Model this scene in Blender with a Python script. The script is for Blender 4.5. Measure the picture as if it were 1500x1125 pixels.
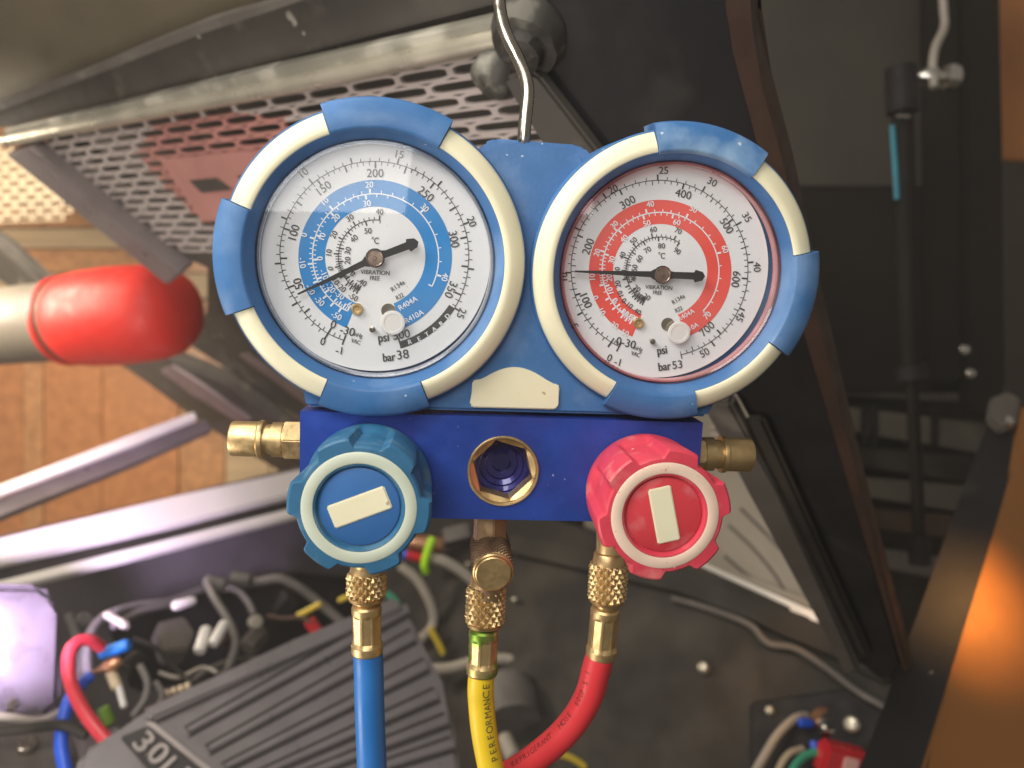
import bpy, bmesh, math, random
from mathutils import Vector, Matrix
random.seed(7)
scene = bpy.context.scene
COL = scene.collection
for o in list(bpy.data.objects): bpy.data.objects.remove(o)

# ------------------------------------------------------------------ camera
F = 1127.0; PITCH = math.radians(7.4)
CAM = Vector((0, 0, 1.25))
RT = Vector((1, 0, 0)); FW = Vector((0, math.cos(PITCH), -math.sin(PITCH))); UP = RT.cross(FW)
def ray(px, py): return RT*((px-750)/F) + UP*((562.5-py)/F) + FW
def at(px, py, d): return CAM + ray(px, py)*d            # d = distance along the view axis in metres
cd = bpy.data.cameras.new('camera'); cam = bpy.data.objects.new('camera', cd); COL.objects.link(cam)
cam.matrix_world = Matrix((( RT.x, UP.x, -FW.x, CAM.x), (RT.y, UP.y, -FW.y, CAM.y), (RT.z, UP.z, -FW.z, CAM.z), (0, 0, 0, 1)))
cd.sensor_fit = 'HORIZONTAL'; cd.sensor_width = 36; cd.lens = 36*F/1500
cd.clip_start = 0.01; cd.clip_end = 50
cd.dof.use_dof = True; cd.dof.focus_distance = 0.222; cd.dof.aperture_fstop = 11.0
scene.camera = cam
# ------------------------------------------------------------------ world and lamps (a workshop at night)
wd = bpy.data.worlds.new("World"); scene.world = wd; wd.use_nodes = True
bgn = wd.node_tree.nodes['Background']; bgn.inputs[0].default_value = (1.0, 0.90, 0.78, 1); bgn.inputs[1].default_value = 0.19
def lamp(name, kind, loc, target, power, color, size=0.1, spot=None, size_y=None):
    l = bpy.data.lights.new(name, kind); l.energy = power; l.color = color
    if kind == 'AREA':
        l.size = size
        if size_y: l.shape = 'RECTANGLE'; l.size_y = size_y
    else: l.shadow_soft_size = size
    if kind == 'SPOT': l.spot_size = math.radians(spot); l.spot_blend = 0.8
    o = bpy.data.objects.new(name, l); COL.objects.link(o); o.location = loc
    o.rotation_euler = (Vector(target)-Vector(loc)).to_track_quat('-Z', 'Y').to_euler()
    return o
MID = at(720, 480, 0.225)
lamp('key_lamp', 'AREA', CAM + RT*-0.34 + UP*0.32 + FW*-0.14, MID, 2.6, (1.0, 0.95, 0.88), 0.24)
lamp('front_fill', 'AREA', CAM + RT*-0.05 + UP*0.10 + FW*-0.06, MID, 0.44, (1.0, 0.975, 0.94), 0.16)  # soft fill added beside the camera to brighten the dials
lamp('lid_fill', 'AREA', CAM + RT*-0.50 + UP*-0.30 + FW*0.10, at(330, 180, 0.55), 1.9, (1.0, 0.90, 0.82), 0.25)  # added light that lifts the mesh on the lid's underside
lamp('top_fill', 'AREA', CAM + Vector((-0.40, 0.15, 0.9)), at(200, 840, 0.75), 5.5, (1.0, 0.93, 0.84), 0.5)  # soft fill added from above for the left rails and bulkhead
lamp('room_lamp', 'AREA', at(-560, 200, 0.70), at(200, 560, 1.30), 8.5, (1.0, 0.86, 0.68), 0.3)
lamp('wing_glow_spot', 'SPOT', at(1700, 640, 0.40), at(1445, 850, 0.50), 6.0, (1.0, 0.50, 0.15), 0.03, 32)  # orange spot added to make the glow on the wing face
lamp('violet_lamp', 'SPOT', at(-70, 960, 0.46), at(25, 900, 0.58), 8.5, (0.80, 0.62, 1.0), 0.02, 66)
scene.view_settings.view_transform = 'Standard'; scene.view_settings.look = 'None'
scene.view_settings.exposure = 0.12; scene.view_settings.gamma = 1.0
scene.render.engine = 'CYCLES'
scene.render.resolution_x = 1024; scene.render.resolution_y = 768

# ------------------------------------------------------------------ frames: planes in the place
class Frame:
    def __init__(s, o, x, n):
        s.o = Vector(o); s.z = Vector(n).normalized()
        s.x = (Vector(x)-s.z*Vector(x).dot(s.z)).normalized(); s.y = s.z.cross(s.x)
        s.M = Matrix(((s.x.x, s.y.x, s.z.x, s.o.x), (s.x.y, s.y.y, s.z.y, s.o.y), (s.x.z, s.y.z, s.z.z, s.o.z), (0, 0, 0, 1)))
        s.I = s.M.inverted()
    def hit(s, px, py, z=0.0):
        r = ray(px, py); t = (s.o + s.z*z - CAM).dot(s.z)/r.dot(s.z)
        p = s.I @ (CAM + r*t); return Vector((p.x, p.y, z))
def plane3(a, b, c):
    A, B, C = at(*a), at(*b), at(*c); n = (B-A).cross(C-A)
    if n.dot(CAM-A) < 0: n = -n
    return Frame(A, B-A, n)

# ------------------------------------------------------------------ objects
WM = {}
def reg(o, M): WM[o.name] = M.copy()
def thing(name, label, cat, M=None, group=None, kind=None):
    o = bpy.data.objects.new(name, None); COL.objects.link(o); o.empty_display_size = 0.01
    M = M if M is not None else Matrix.Identity(4)
    o.matrix_basis = M; reg(o, M); o['label'] = label; o['category'] = cat
    if group: o['group'] = group
    if kind: o['kind'] = kind
    return o
def link(name, bm, m, parent=None, M=None, smooth=True, label=None, kind=None, angle=35):
    """bm in local coordinates of M (world matrix); M None: bm is in world coordinates, origin goes to its middle"""
    bmesh.ops.recalc_face_normals(bm, faces=bm.faces)
    if M is None:
        lo = Vector((min(v.co.x for v in bm.verts), min(v.co.y for v in bm.verts), min(v.co.z for v in bm.verts)))
        hi = Vector((max(v.co.x for v in bm.verts), max(v.co.y for v in bm.verts), max(v.co.z for v in bm.verts)))
        c = (lo+hi)/2; M = Matrix.Translation(c)
        for v in bm.verts: v.co -= c
    me = bpy.data.meshes.new(name)
    if smooth:
        for f in bm.faces: f.smooth = True
        for e in bm.edges:
            if len(e.link_faces) == 2 and e.calc_face_angle(0) > math.radians(angle): e.smooth = False
    bm.to_mesh(me); bm.free()
    me.materials.append(m)
    o = bpy.data.objects.new(name, me); COL.objects.link(o)
    if parent is not None:
        o.parent = parent; o.matrix_basis = WM[parent.name].inverted() @ M
    else: o.matrix_basis = M
    reg(o, M)
    if label: o['label'] = label
    if kind: o['kind'] = kind
    return o
def solo(o, label, cat, group=None):
    o['label'] = label; o['category'] = cat
    if group: o['group'] = group
    return o
def struct(o): o['kind'] = 'structure'; return o

# ------------------------------------------------------------------ mesh helpers
def prism(bm, pts, z0, z1, bev=0.0, seg=1):
    n = len(pts)
    a = [bm.verts.new((p[0], p[1], z0)) for p in pts]; b = [bm.verts.new((p[0], p[1], z1)) for p in pts]
    fs = [bm.faces.new(a[::-1]), bm.faces.new(b)]
    for i in range(n):
        j = (i+1) % n; fs.append(bm.faces.new((a[i], a[j], b[j], b[i])))
    if bev > 0:
        es = set(e for f in fs for e in f.edges)
        bmesh.ops.bevel(bm, geom=list(es), offset=bev, segments=seg, affect='EDGES', clamp_overlap=True)
def lathe(bm, prof, seg=48, M=None, ang=None, closed=False, rfun=None):
    """prof [(r,z)] about z; ang=(a0,a1) clockwise-from-up degrees for a sector of a closed profile"""
    M = M or Matrix.Identity(4)
    full = ang is None
    n = seg if full else seg+1
    rings = []
    for i in range(n):
        t = 2*math.pi*i/seg if full else math.radians(ang[0]+(ang[1]-ang[0])*i/seg)
        rings.append([bm.verts.new(M @ Vector((r*math.sin(t), r*math.cos(t), z))) for r, z in prof])
    m = len(prof)
    for i in range(seg):
        A = rings[i]; B = rings[(i+1) % n]
        for k in range(m if closed else m-1):
            l = (k+1) % m
            vs = []
            for v in (A[k], A[l], B[l], B[k]):
                if v not in vs: vs.append(v)
            bm.faces.new(vs)
    if full and not closed:
        for k in (0, m-1):
            if prof[k][0] < 1e-7: bmesh.ops.remove_doubles(bm, verts=[R[k] for R in rings], dist=1e-7)
            else: pass
    if not full and closed:
        bm.faces.new(rings[0]); bm.faces.new(rings[-1][::-1])
def cap_lathe(bm, prof, seg=48, M=None):
    lathe(bm, [(0, prof[0][1])]+list(prof)+[(0, prof[-1][1])], seg, M)
def catmull(P, n=8):
    P = [Vector(p) for p in P]
    if len(P) < 3: return P
    Q = [P[0]*2-P[1]]+P+[P[-1]*2-P[-2]]; out = []
    for i in range(1, len(Q)-2):
        a, b, c, d = Q[i-1:i+3]
        for k in range(n):
            t = k/n
            out.append(0.5*((2*b)+(c-a)*t+(2*a-5*b+4*c-d)*t*t+(3*b-a-3*c+d)*t**3))
    out.append(P[-1]); return out
def frames_along(C):
    T = [(C[min(i+1, len(C)-1)]-C[max(i-1, 0)]).normalized() for i in range(len(C))]
    N = T[0].cross(Vector((0.13, 1, 0.2))).normalized(); Ns = []
    for t in T:
        N = (N-t*N.dot(t)).normalized(); Ns.append(N)
    return T, Ns
def tube(bm, P, r, seg=10, n=8, smooth=True, rf=None):
    C = catmull(P, n) if smooth else [Vector(p) for p in P]
    T, Ns = frames_along(C); rings = []
    for i, c in enumerate(C):
        B = T[i].cross(Ns[i]); rr = r*(rf(i/(len(C)-1)) if rf else 1)
        rings.append([bm.verts.new(c+(Ns[i]*math.cos(2*math.pi*k/seg)+B*math.sin(2*math.pi*k/seg))*rr) for k in range(seg)])
    for i in range(len(rings)-1):
        for k in range(seg):
            l = (k+1) % seg
            bm.faces.new((rings[i][k], rings[i][l], rings[i+1][l], rings[i+1][k]))
    bm.faces.new(rings[0][::-1]); bm.faces.new(rings[-1])
    return C
def axisM(o, d, up=(0, 0, 1)):
    z = Vector(d).normalized(); x = Vector(up).cross(z)
    if x.length < 1e-4: x = Vector((1, 0, 0)).cross(z)
    x.normalize(); y = z.cross(x)
    return Matrix(((x.x, y.x, z.x, o[0]), (x.y, y.y, z.y, o[1]), (x.z, y.z, z.z, o[2]), (0, 0, 0, 1)))
def box(bm, sx, sy, sz, M=None, bev=0.0):
    M = M or Matrix.Identity(4); t = bmesh.new()
    bmesh.ops.create_cube(t, size=1, matrix=Matrix.Diagonal((sx, sy, sz, 1)))
    if bev > 0: bmesh.ops.bevel(t, geom=t.edges[:], offset=bev, segments=2, affect='EDGES')
    me = bpy.data.meshes.new('tmp'); t.to_mesh(me); t.free(); me.transform(M); bm.from_mesh(me); bpy.data.meshes.remove(me)
_tc = {}
def text2d(s):
    """flat letters, height 1 em, centred: (verts, faces)"""
    if s in _tc: return _tc[s]
    cu = bpy.data.curves.new('txt', 'FONT'); cu.body = s; cu.resolution_u = 4; cu.align_x = 'CENTER'; cu.align_y = 'CENTER'
    o = bpy.data.objects.new('txt', cu); COL.objects.link(o); bpy.context.view_layer.update()
    me = o.evaluated_get(bpy.context.evaluated_depsgraph_get()).to_mesh()
    V = [(v.co.x, v.co.y) for v in me.vertices]; Fc = [tuple(p.vertices) for p in me.polygons]
    xs = [v[0] for v in V]; ys = [v[1] for v in V]; cx = (min(xs)+max(xs))/2; cy = (min(ys)+max(ys))/2
    h = max(ys)-min(ys)
    V = [(x-cx, y-cy) for x, y in V]
    bpy.data.objects.remove(o); bpy.data.curves.remove(cu)
    _tc[s] = (V, Fc); return _tc[s]
CAPH = (lambda v: max(p[1] for p in v)-min(p[1] for p in v))(text2d('H')[0]); print('CAPH', CAPH)
def put_text(bm, fr, s, px, py, hpx, rot, z, sx=0.82, weight=0.14):
    if s.replace('-', '').isdigit() and len(s) < 5: sx *= 1.22; hpx *= 1.08
    """lettering lying in plane fr at pixel place, cap height hpx pixels, rot clockwise degrees"""
    c = fr.hit(px, py, z); a = math.radians(rot)
    ex = fr.hit(px+math.cos(a)*10, py+math.sin(a)*10, z)-c; ex = ex/10; ey = fr.hit(px+math.sin(a)*10, py-math.cos(a)*10, z)-c; ey = ey/10
    V, Fc = text2d(s); k = hpx/CAPH
    vs = [bm.verts.new(c+ex*(x*k*sx)+ey*(y*k)) for x, y in V]
    for f in Fc:
        try: bm.faces.new([vs[i] for i in f])
        except ValueError: pass
    if weight:
        for dx, dy in ((weight, 0), (-weight, 0)):
            vs = [bm.verts.new(c+ex*(x*k*sx+dx)+ey*(y*k+dy)+Vector((0, 0, 0.00002*(1 if dx > 0 else 2)))) for x, y in V]
            for f in Fc:
                try: bm.faces.new([vs[i] for i in f])
                except ValueError: pass
def poly_px(bm, fr, pix, z):
    return bm.faces.new([bm.verts.new(fr.hit(x, y, z)) for x, y in pix])
def slab(fr, pix, z0, z1, bev=0.001, seg=2):
    bm = bmesh.new(); prism(bm, [fr.hit(x, y, 0) for x, y in pix], z0, z1, bev, seg); return bm

# ------------------------------------------------------------------ materials
def mat(name, col, rough=0.5, metal=0.0, var=0.12, vscale=40, bump=0.0, bscale=300, spec=0.5, dirt=None, dscale=60, damt=0.5, dlo=0.62, dhi=0.72,
        speck=None, sscale=500, sth=0.72, coat=0.0, sss=0.0, stretch=None, rvar=0.1, trans=0.0, alpha=1.0, aniso=0.0):
    m = bpy.data.materials.new(name); m.use_nodes = True; nt = m.node_tree; N = nt.nodes; L = nt.links
    b = N['Principled BSDF']; b.inputs['Roughness'].default_value = rough; b.inputs['Metallic'].default_value = metal
    b.inputs['Specular IOR Level'].default_value = spec; b.inputs['Coat Weight'].default_value = coat
    b.inputs['Transmission Weight'].default_value = trans; b.inputs['Alpha'].default_value = alpha
    if sss: b.inputs['Subsurface Weight'].default_value = sss; b.inputs['Subsurface Scale'].default_value = 0.002; b.inputs['Subsurface Radius'].default_value = (1, 0.8, 0.5)
    tc = N.new('ShaderNodeTexCoord'); src = tc.outputs['Object']
    if stretch:
        mp = N.new('ShaderNodeMapping'); mp.inputs['Scale'].default_value = stretch; L.new(src, mp.inputs[0]); src = mp.outputs[0]
    def noise(sc, det=4, w=0.0):
        n = N.new('ShaderNodeTexNoise'); n.inputs['Scale'].default_value = sc; n.inputs['Detail'].default_value = det; L.new(src, n.inputs['Vector']); return n.outputs['Fac']
    def ramp(f, lo, hi):
        r = N.new('ShaderNodeMapRange'); r.inputs[1].default_value = lo; r.inputs[2].default_value = hi; L.new(f, r.inputs[0]); return r.outputs[0]
    def mix(f, a, c, amt=None):
        x = N.new('ShaderNodeMix'); x.data_type = 'RGBA'
        if amt is not None:
            mu = N.new('ShaderNodeMath'); mu.operation = 'MULTIPLY'; mu.inputs[1].default_value = amt; L.new(f, mu.inputs[0]); f = mu.outputs[0]
        L.new(f, x.inputs[0])
        for s, v in ((6, a), (7, c)):
            if isinstance(v, tuple): x.inputs[s].default_value = (*v, 1)
            else: L.new(v, x.inputs[s])
        return x.outputs[2]
    v1 = noise(vscale)
    c = mix(ramp(v1, 0.3, 0.7), tuple(max(0, k*(1-var)) for k in col), tuple(min(1, k*(1+var)) for k in col))
    if dirt: c = mix(ramp(noise(dscale, 6), dlo, dhi), c, dirt, damt)
    if speck: c = mix(ramp(noise(sscale, 2), sth, sth+0.03), c, speck, 0.75)
    L.new(c, b.inputs['Base Color'])
    rr = N.new('ShaderNodeMapRange'); rr.inputs[1].default_value = 0.3; rr.inputs[2].default_value = 0.7
    rr.inputs[3].default_value = max(0.02, rough-rvar); rr.inputs[4].default_value = min(1, rough+rvar); L.new(noise(vscale*2.3), rr.inputs[0]); L.new(rr.outputs[0], b.inputs['Roughness'])
    if bump:
        bp = N.new('ShaderNodeBump'); bp.inputs['Strength'].default_value = bump; bp.inputs['Distance'].default_value = 0.0005
        L.new(noise(bscale, 5), bp.inputs['Height']); L.new(bp.outputs[0], b.inputs['Normal'])
    return m
def glass_mat(name, tint=(1, 1, 1), rough=0.02, boost=1.0):
    m = bpy.data.materials.new(name); m.use_nodes = True; nt = m.node_tree; N = nt.nodes; L = nt.links
    for n in list(N):
        if n.type != 'OUTPUT_MATERIAL': N.remove(n)
    out = [n for n in N if n.type == 'OUTPUT_MATERIAL'][0]
    t = N.new('ShaderNodeBsdfTransparent'); t.inputs[0].default_value = (*tint, 1)
    g = N.new('ShaderNodeBsdfGlossy'); g.inputs['Roughness'].default_value = rough
    fr = N.new('ShaderNodeLayerWeight'); fr.inputs[0].default_value = 0.5
    pw = N.new('ShaderNodeMath'); pw.operation = 'POWER'; pw.inputs[1].default_value = 4.0; L.new(fr.outputs['Facing'], pw.inputs[0])
    mu = N.new('ShaderNodeMath'); mu.operation = 'MULTIPLY_ADD'; mu.inputs[1].default_value = 0.6*boost; mu.inputs[2].default_value = 0.045*boost; mu.use_clamp = True; L.new(pw.outputs[0], mu.inputs[0])
    x = N.new('ShaderNodeMixShader'); L.new(mu.outputs[0], x.inputs[0]); L.new(t.outputs[0], x.inputs[1]); L.new(g.outputs[0], x.inputs[2]); tc = N.new('ShaderNodeTexCoord'); ns = N.new('ShaderNodeTexNoise'); ns.inputs['Scale'].default_value = 420; ns.inputs['Detail'].default_value = 2; L.new(tc.outputs['Object'], ns.inputs['Vector'])
    n2 = N.new('ShaderNodeTexNoise'); n2.inputs['Scale'].default_value = 45; n2.inputs['Detail'].default_value = 5; L.new(tc.outputs['Object'], n2.inputs['Vector'])
    m1 = N.new('ShaderNodeMapRange'); m1.inputs[1].default_value = 0.74; m1.inputs[2].default_value = 0.80; m1.inputs[4].default_value = 0.5; L.new(ns.outputs['Fac'], m1.inputs[0])
    m2 = N.new('ShaderNodeMapRange'); m2.inputs[1].default_value = 0.45; m2.inputs[2].default_value = 0.75; m2.inputs[4].default_value = 0.10; L.new(n2.outputs['Fac'], m2.inputs[0])
    ad = N.new('ShaderNodeMath'); ad.operation = 'ADD'; L.new(m1.outputs[0], ad.inputs[0]); L.new(m2.outputs[0], ad.inputs[1])
    df = N.new('ShaderNodeBsdfDiffuse'); df.inputs[0].default_value = (0.62, 0.60, 0.56, 1)
    x2 = N.new('ShaderNodeMixShader'); L.new(ad.outputs[0], x2.inputs[0]); L.new(x.outputs[0], x2.inputs[1]); L.new(df.outputs[0], x2.inputs[2]); L.new(x2.outputs[0], out.inputs[0])
    return m
M_boot = mat('blue_rubber', (0.044, 0.150, 0.355), 0.5, var=0.10, vscale=60, bump=0.12, bscale=900, dirt=(0.35, 0.48, 0.66), dscale=48, damt=0.30, dlo=0.52, dhi=0.75, speck=(0.6, 0.66, 0.72), sscale=420, sth=0.755)
M_bootw = mat('scuffed_rubber', (0.044, 0.150, 0.355), 0.45, var=0.10, vscale=60, bump=0.3, bscale=300, dirt=(0.30, 0.45, 0.62), dscale=45, damt=0.75, dlo=0.47, dhi=0.62, speck=(0.6, 0.66, 0.72), sscale=300, sth=0.73)
M_cream = mat('glow_plastic', (0.80, 0.75, 0.53), 0.42, var=0.05, vscale=50, bump=0.05, bscale=500, sss=0.15, speck=(0.35, 0.27, 0.15), sscale=330, sth=0.77)
M_block = mat('blue_anodised', (0.024, 0.070, 0.38), 0.32, 0.38, var=0.18, vscale=70, bump=0.06, bscale=1500, speck=(0.45, 0.48, 0.7), sscale=650, sth=0.75, dirt=(0.06, 0.03, 0.19), dscale=22, damt=0.7, dlo=0.5, dhi=0.7)
M_knobb = mat('teal_rubber', (0.019, 0.118, 0.235), 0.55, var=0.12, vscale=90, bump=0.12, bscale=900, dirt=(0.17, 0.29, 0.37), dscale=120, damt=0.45, dlo=0.50, dhi=0.72, speck=(0.55, 0.62, 0.68), sscale=420, sth=0.76)
M_knobbc = mat('blue_cap', (0.028, 0.13, 0.36), 0.5, var=0.08, bump=0.05, bscale=900)
M_knobr = mat('red_rubber', (0.60, 0.047, 0.078), 0.5, var=0.10, vscale=90, bump=0.12, bscale=900, dirt=(0.75, 0.34, 0.30), dscale=150, damt=0.4, dlo=0.55, dhi=0.75, speck=(0.85, 0.6, 0.55), sscale=420, sth=0.75)
M_knobrc = mat('red_cap', (0.60, 0.045, 0.06), 0.45, var=0.10, bump=0.05, bscale=900, dirt=(0.7, 0.30, 0.30), dscale=120, damt=0.4, dlo=0.55, dhi=0.72)
M_pinkring = mat('pale_ring', (0.74, 0.56, 0.44), 0.45, var=0.06, vscale=120, speck=(0.7, 0.2, 0.18), sscale=600, sth=0.70)
M_bluering = mat('sage_ring', (0.52, 0.57, 0.46), 0.45, var=0.05, vscale=120)
M_brass = mat('brass', (0.70, 0.51, 0.25), 0.42, 0.92, var=0.10, vscale=180, bump=0.08, bscale=1400, dirt=(0.42, 0.28, 0.13), dscale=160, damt=0.35, dlo=0.5, dhi=0.75)
M_brassd = mat('brown_brass', (0.40, 0.27, 0.15), 0.42, 0.9, var=0.18, vscale=180, bump=0.08, bscale=1200)
M_dye = mat('dyed_brass', (0.62, 0.47, 0.22), 0.42, 0.85, var=0.12, vscale=180, dirt=(0.16, 0.34, 0.03), dscale=130, damt=0.9, dlo=0.47, dhi=0.56)
M_steel = mat('bent_steel', (0.46, 0.42, 0.36), 0.22, 1.0, var=0.12, vscale=90, bump=0.04, bscale=800)
M_dial = mat('dial_white', (0.80, 0.81, 0.82), 0.5, var=0.015, vscale=40, speck=(0.35, 0.33, 0.30), sscale=260, sth=0.80)
M_ink = mat('dial_ink', (0.05, 0.048, 0.048), 0.6, var=0.1)
M_white = mat('white_ink', (0.82, 0.86, 0.90), 0.6, var=0.02)
M_bluebd = mat('blue_band', (0.02, 0.24, 0.60), 0.5, var=0.03)
M_redbd = mat('red_band', (0.82, 0.095, 0.075), 0.5, var=0.03)
M_needle = mat('needle_black', (0.03, 0.03, 0.032), 0.4, var=0.1)
M_hub = mat('hub_metal', (0.36, 0.27, 0.22), 0.35, 0.9, var=0.12, vscale=300)
M_plug = mat('plug_white', (0.78, 0.76, 0.73), 0.35, var=0.04, sss=0.4)
M_lens = glass_mat('lens_plastic', (0.985, 0.985, 0.985), 0.03, 1.0)
M_rim = glass_mat('clear_rim', (0.80, 0.84, 0.90), 0.10, 2.2)
M_rimr = glass_mat('pink_rim', (0.90, 0.66, 0.68), 0.10, 2.2)
M_gasket = mat('red_gasket', (0.62, 0.30, 0.31), 0.35, var=0.25, vscale=120, dirt=(0.8, 0.66, 0.64), dscale=140, damt=0.8)
M_gasketb = mat('grey_gasket', (0.33, 0.36, 0.42), 0.35, var=0.25, vscale=120, dirt=(0.70, 0.72, 0.75), dscale=120, damt=0.7)
M_hoseb = mat('blue_hose', (0.02, 0.17, 0.52), 0.42, var=0.07, bump=0.06, bscale=500, dirt=(0.05, 0.14, 0.32), dscale=40, damt=0.4, speck=(0.4, 0.45, 0.5), sscale=350, sth=0.76)
M_hosey = mat('yellow_hose', (0.86, 0.60, 0.02), 0.42, var=0.05, bump=0.06, bscale=500, dirt=(0.55, 0.36, 0.04), dscale=45, damt=0.4, speck=(0.35, 0.25, 0.08), sscale=350, sth=0.76)
M_hoser = mat('red_hose', (0.72, 0.04, 0.05), 0.42, var=0.05, bump=0.06, bscale=500, dirt=(0.45, 0.035, 0.045), dscale=45, damt=0.4, speck=(0.7, 0.4, 0.38), sscale=350, sth=0.76)
M_hoseink = mat('hose_ink', (0.10, 0.09, 0.03), 0.6)
M_hoseinkr = mat('hose_ink_red', (0.12, 0.012, 0.014), 0.6)
M_sight = mat('sight_well', (0.02, 0.018, 0.16), 0.18, 0.4, var=0.4, vscale=200, coat=1.0)

# =================================================================== THE GAUGE SET
NV = ray(672, 405)                       # the direction the tool's axis runs away from us
rx = ray(760+100, 470+4.2)*1 - ray(760, 470)
TF = Frame(at(740, 450, 0.225), rx, -NV)
tool = thing('manifold_gauge_set', 'blue refrigerant manifold with two round gauges and two knobs hanging on a steel hook', 'gauge set', TF.M)
mm = 0.001
def tl(px, py, z): return TF.hit(px, py, z*mm)

# boot plate that joins both gauges
bm = bmesh.new()
def around(cx, cy, r, a0, a1, n=28): return [(cx+r*math.sin(math.radians(a0+(a1-a0)*i/n)), cy-r*math.cos(math.radians(a0+(a1-a0)*i/n))) for i in range(n+1)]
plate = [(712, 226), (716, 217), (731, 209), (838, 217), (850, 222), (862, 243)]+around(980, 396, 184, -40, -200)+[(1052, 575), (1047, 592), (1036, 611), (448, 596), (443, 570), (447, 545)]+around(545, 373, 200, 205, 47)
prism(bm, [TF.hit(x, y, -2.5*mm) for x, y in plate], -11*mm, -2.5*mm, 0.9*mm, 2)
boot = link('rubber_boot', bm, M_boot, tool, TF.M)
bm = bmesh.new()
plate2 = [(704, 222), (709, 208), (726, 203), (838, 212), (856, 216), (875, 238)]+around(980, 396, 176, -40, -200)+[(1040, 580), (1034, 600), (455, 586), (450, 560)]+around(545, 373, 190, 205, 47)
prism(bm, [TF.hit(x, y, -12*mm) for x, y in plate2], -26*mm, -11.3*mm, 0.9*mm, 2)
link('boot_back', bm, M_boot, boot, TF.M)
em = [(690, 590), (689, 594), (692, 597), (812, 600), (817, 597), (818, 592), (820, 567), (817, 563), (807, 562)]
for k in range(1, 12):
    a = k/12; em.append((807-a*(807-705), 562-(562-557)*a-21.5*math.sin(math.pi*a)**0.9))
em += [(705, 557), (696, 556), (692, 559)]
bm = bmesh.new(); prism(bm, [TF.hit(x, y, -1.6*mm) for x, y in em], -3*mm, -1.6*mm, 0.35*mm, 2)
link('glow_emblem', bm, M_cream, tool, TF.M)

# hook
bm = bmesh.new()
hp = [tl(766, 216, -14), tl(767, 205, -13), tl(770, 170, -13), tl(773, 140, -13.5), tl(771, 118, -14), tl(760, 88, -15), tl(746, 60, -17), tl(737, 36, -19), tl(732, 10, -21), tl(730, -20, -24),
      tl(728, -60, -30), tl(734, -95, -42), tl(748, -110, -58), tl(765, -90, -74), tl(772, -50, -82)]
tube(bm, hp, 2.0*mm, 16, 8)
link('steel_hook', bm, M_steel, tool, TF.M)

# ---- gauges
def rsec(prof, a0, a1, seg): 
    bm = bmesh.new(); lathe(bm, [(r*mm, z*mm) for r, z in prof], seg, None, (a0, a1), closed=True); return bm
def interp(tab, x):
    for (a, va), (b, vb) in zip(tab, tab[1:]):
        if a <= x <= b: return va+(vb-va)*(x-a)/(b-a)
    return tab[0][1] if x < tab[0][0] else tab[-1][1]
def gauge(c, vp, depth, K, ringK, label, tabs, creams, Mrim, Mgask, ringoff):
    G = Frame(at(c[0], c[1], depth), TF.x, -ray(*vp))
    # boot ring carrying the gauge; K scales the radii
    RF = Frame(G.o + G.x*ringoff[0]*mm + G.y*ringoff[1]*mm, G.x, G.z)
    k = ringK
    prof = [(33.5, -2), (33.6, 4.4), (33.9, 5.0), (35.3, 8.0), (35.7, 8.5), (36.0, 8.2), (41.2, 5.6), (42.0, 5.9), (42.5, 5.0), (42.7, 0), (43.6, -20), (30, -20), (30, -2)]
    bm = bmesh.new(); lathe(bm, [(r*k*mm, z*mm) for r, z in prof], 128, None, None, closed=True)
    ring = link('gauge_boot', bm, M_boot, tool, RF.M, label=label, angle=50)
    for a0, a1 in tabs:
        p = [(35.2, 7.9), (35.6, 9.6), (36.4, 10.1), (43.0, 8.2), (44.0, 7.2), (44.4, 5.6), (45.0, -8), (42.0, -8), (41.6, 3.0)]
        bm = rsec([(r*k, z) for r, z in p], a0, a1, 24)
        bmesh.ops.bevel(bm, geom=[e for e in bm.edges if len(e.link_faces) == 2 and e.calc_face_angle(0) > 1.0], offset=0.35*mm, segments=2, affect='EDGES')
        link('guard_tab', bm, M_bootw if a0 == -12 else M_boot, ring, RF.M, angle=50, label='scuffed guard tab' if a0 == -12 else None)
    for a0, a1 in creams:
        p = [(35.75, 7.6), (35.8, 8.5), (36.15, 8.9), (38.0, 8.75), (40.8, 7.3), (41.6, 6.6), (41.9, 5.9), (41.9, 4.8)]
        bm = rsec([(r*k, z) for r, z in p], a0+0.4, a1-0.4, 64)
        bmesh.ops.bevel(bm, geom=[e for e in bm.edges if len(e.link_faces) == 2 and e.calc_face_angle(0) > 1.1], offset=0.25*mm, segments=2, affect='EDGES')
        link('glow_ring', bm, M_cream, ring, RF.M, angle=60)
    # dial
    bm = bmesh.new(); cap_lathe(bm, [(33.4*k*mm, -0.8*mm), (33.4*k*mm, 0)], 96)
    link('dial', bm, M_dial, ring, G.M)
    # clear rim and gasket, then lens
    bm = bmesh.new(); lathe(bm, [(r*k*mm, z*mm) for r, z in [(32.5, 0.15), (33.2, 0.3), (33.35, 2.2), (33.1, 3.2), (32.8, 2.2)]], 96, None, None, closed=True)
    link('gasket', bm, Mgask, ring, RF.M)
    bm = bmesh.new(); lathe(bm, [(r*k*mm, z*mm) for r, z in [(32.2, 3.3), (33.4, 3.2), (33.45, 4.4), (32.9, 4.8), (32.3, 4.5)]], 96, None, None, closed=True)
    link('clear_rim', bm, Mrim, ring, RF.M)
    R = 33.2*k; pr = [(R*i/14*mm, (4.5+1.6*(1-(i/14)**2))*mm) for i in range(15)]
    bm = bmesh.new(); lathe(bm, pr, 96)
    link('lens', bm, M_lens, ring, RF.M)
    return G, ring
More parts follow.
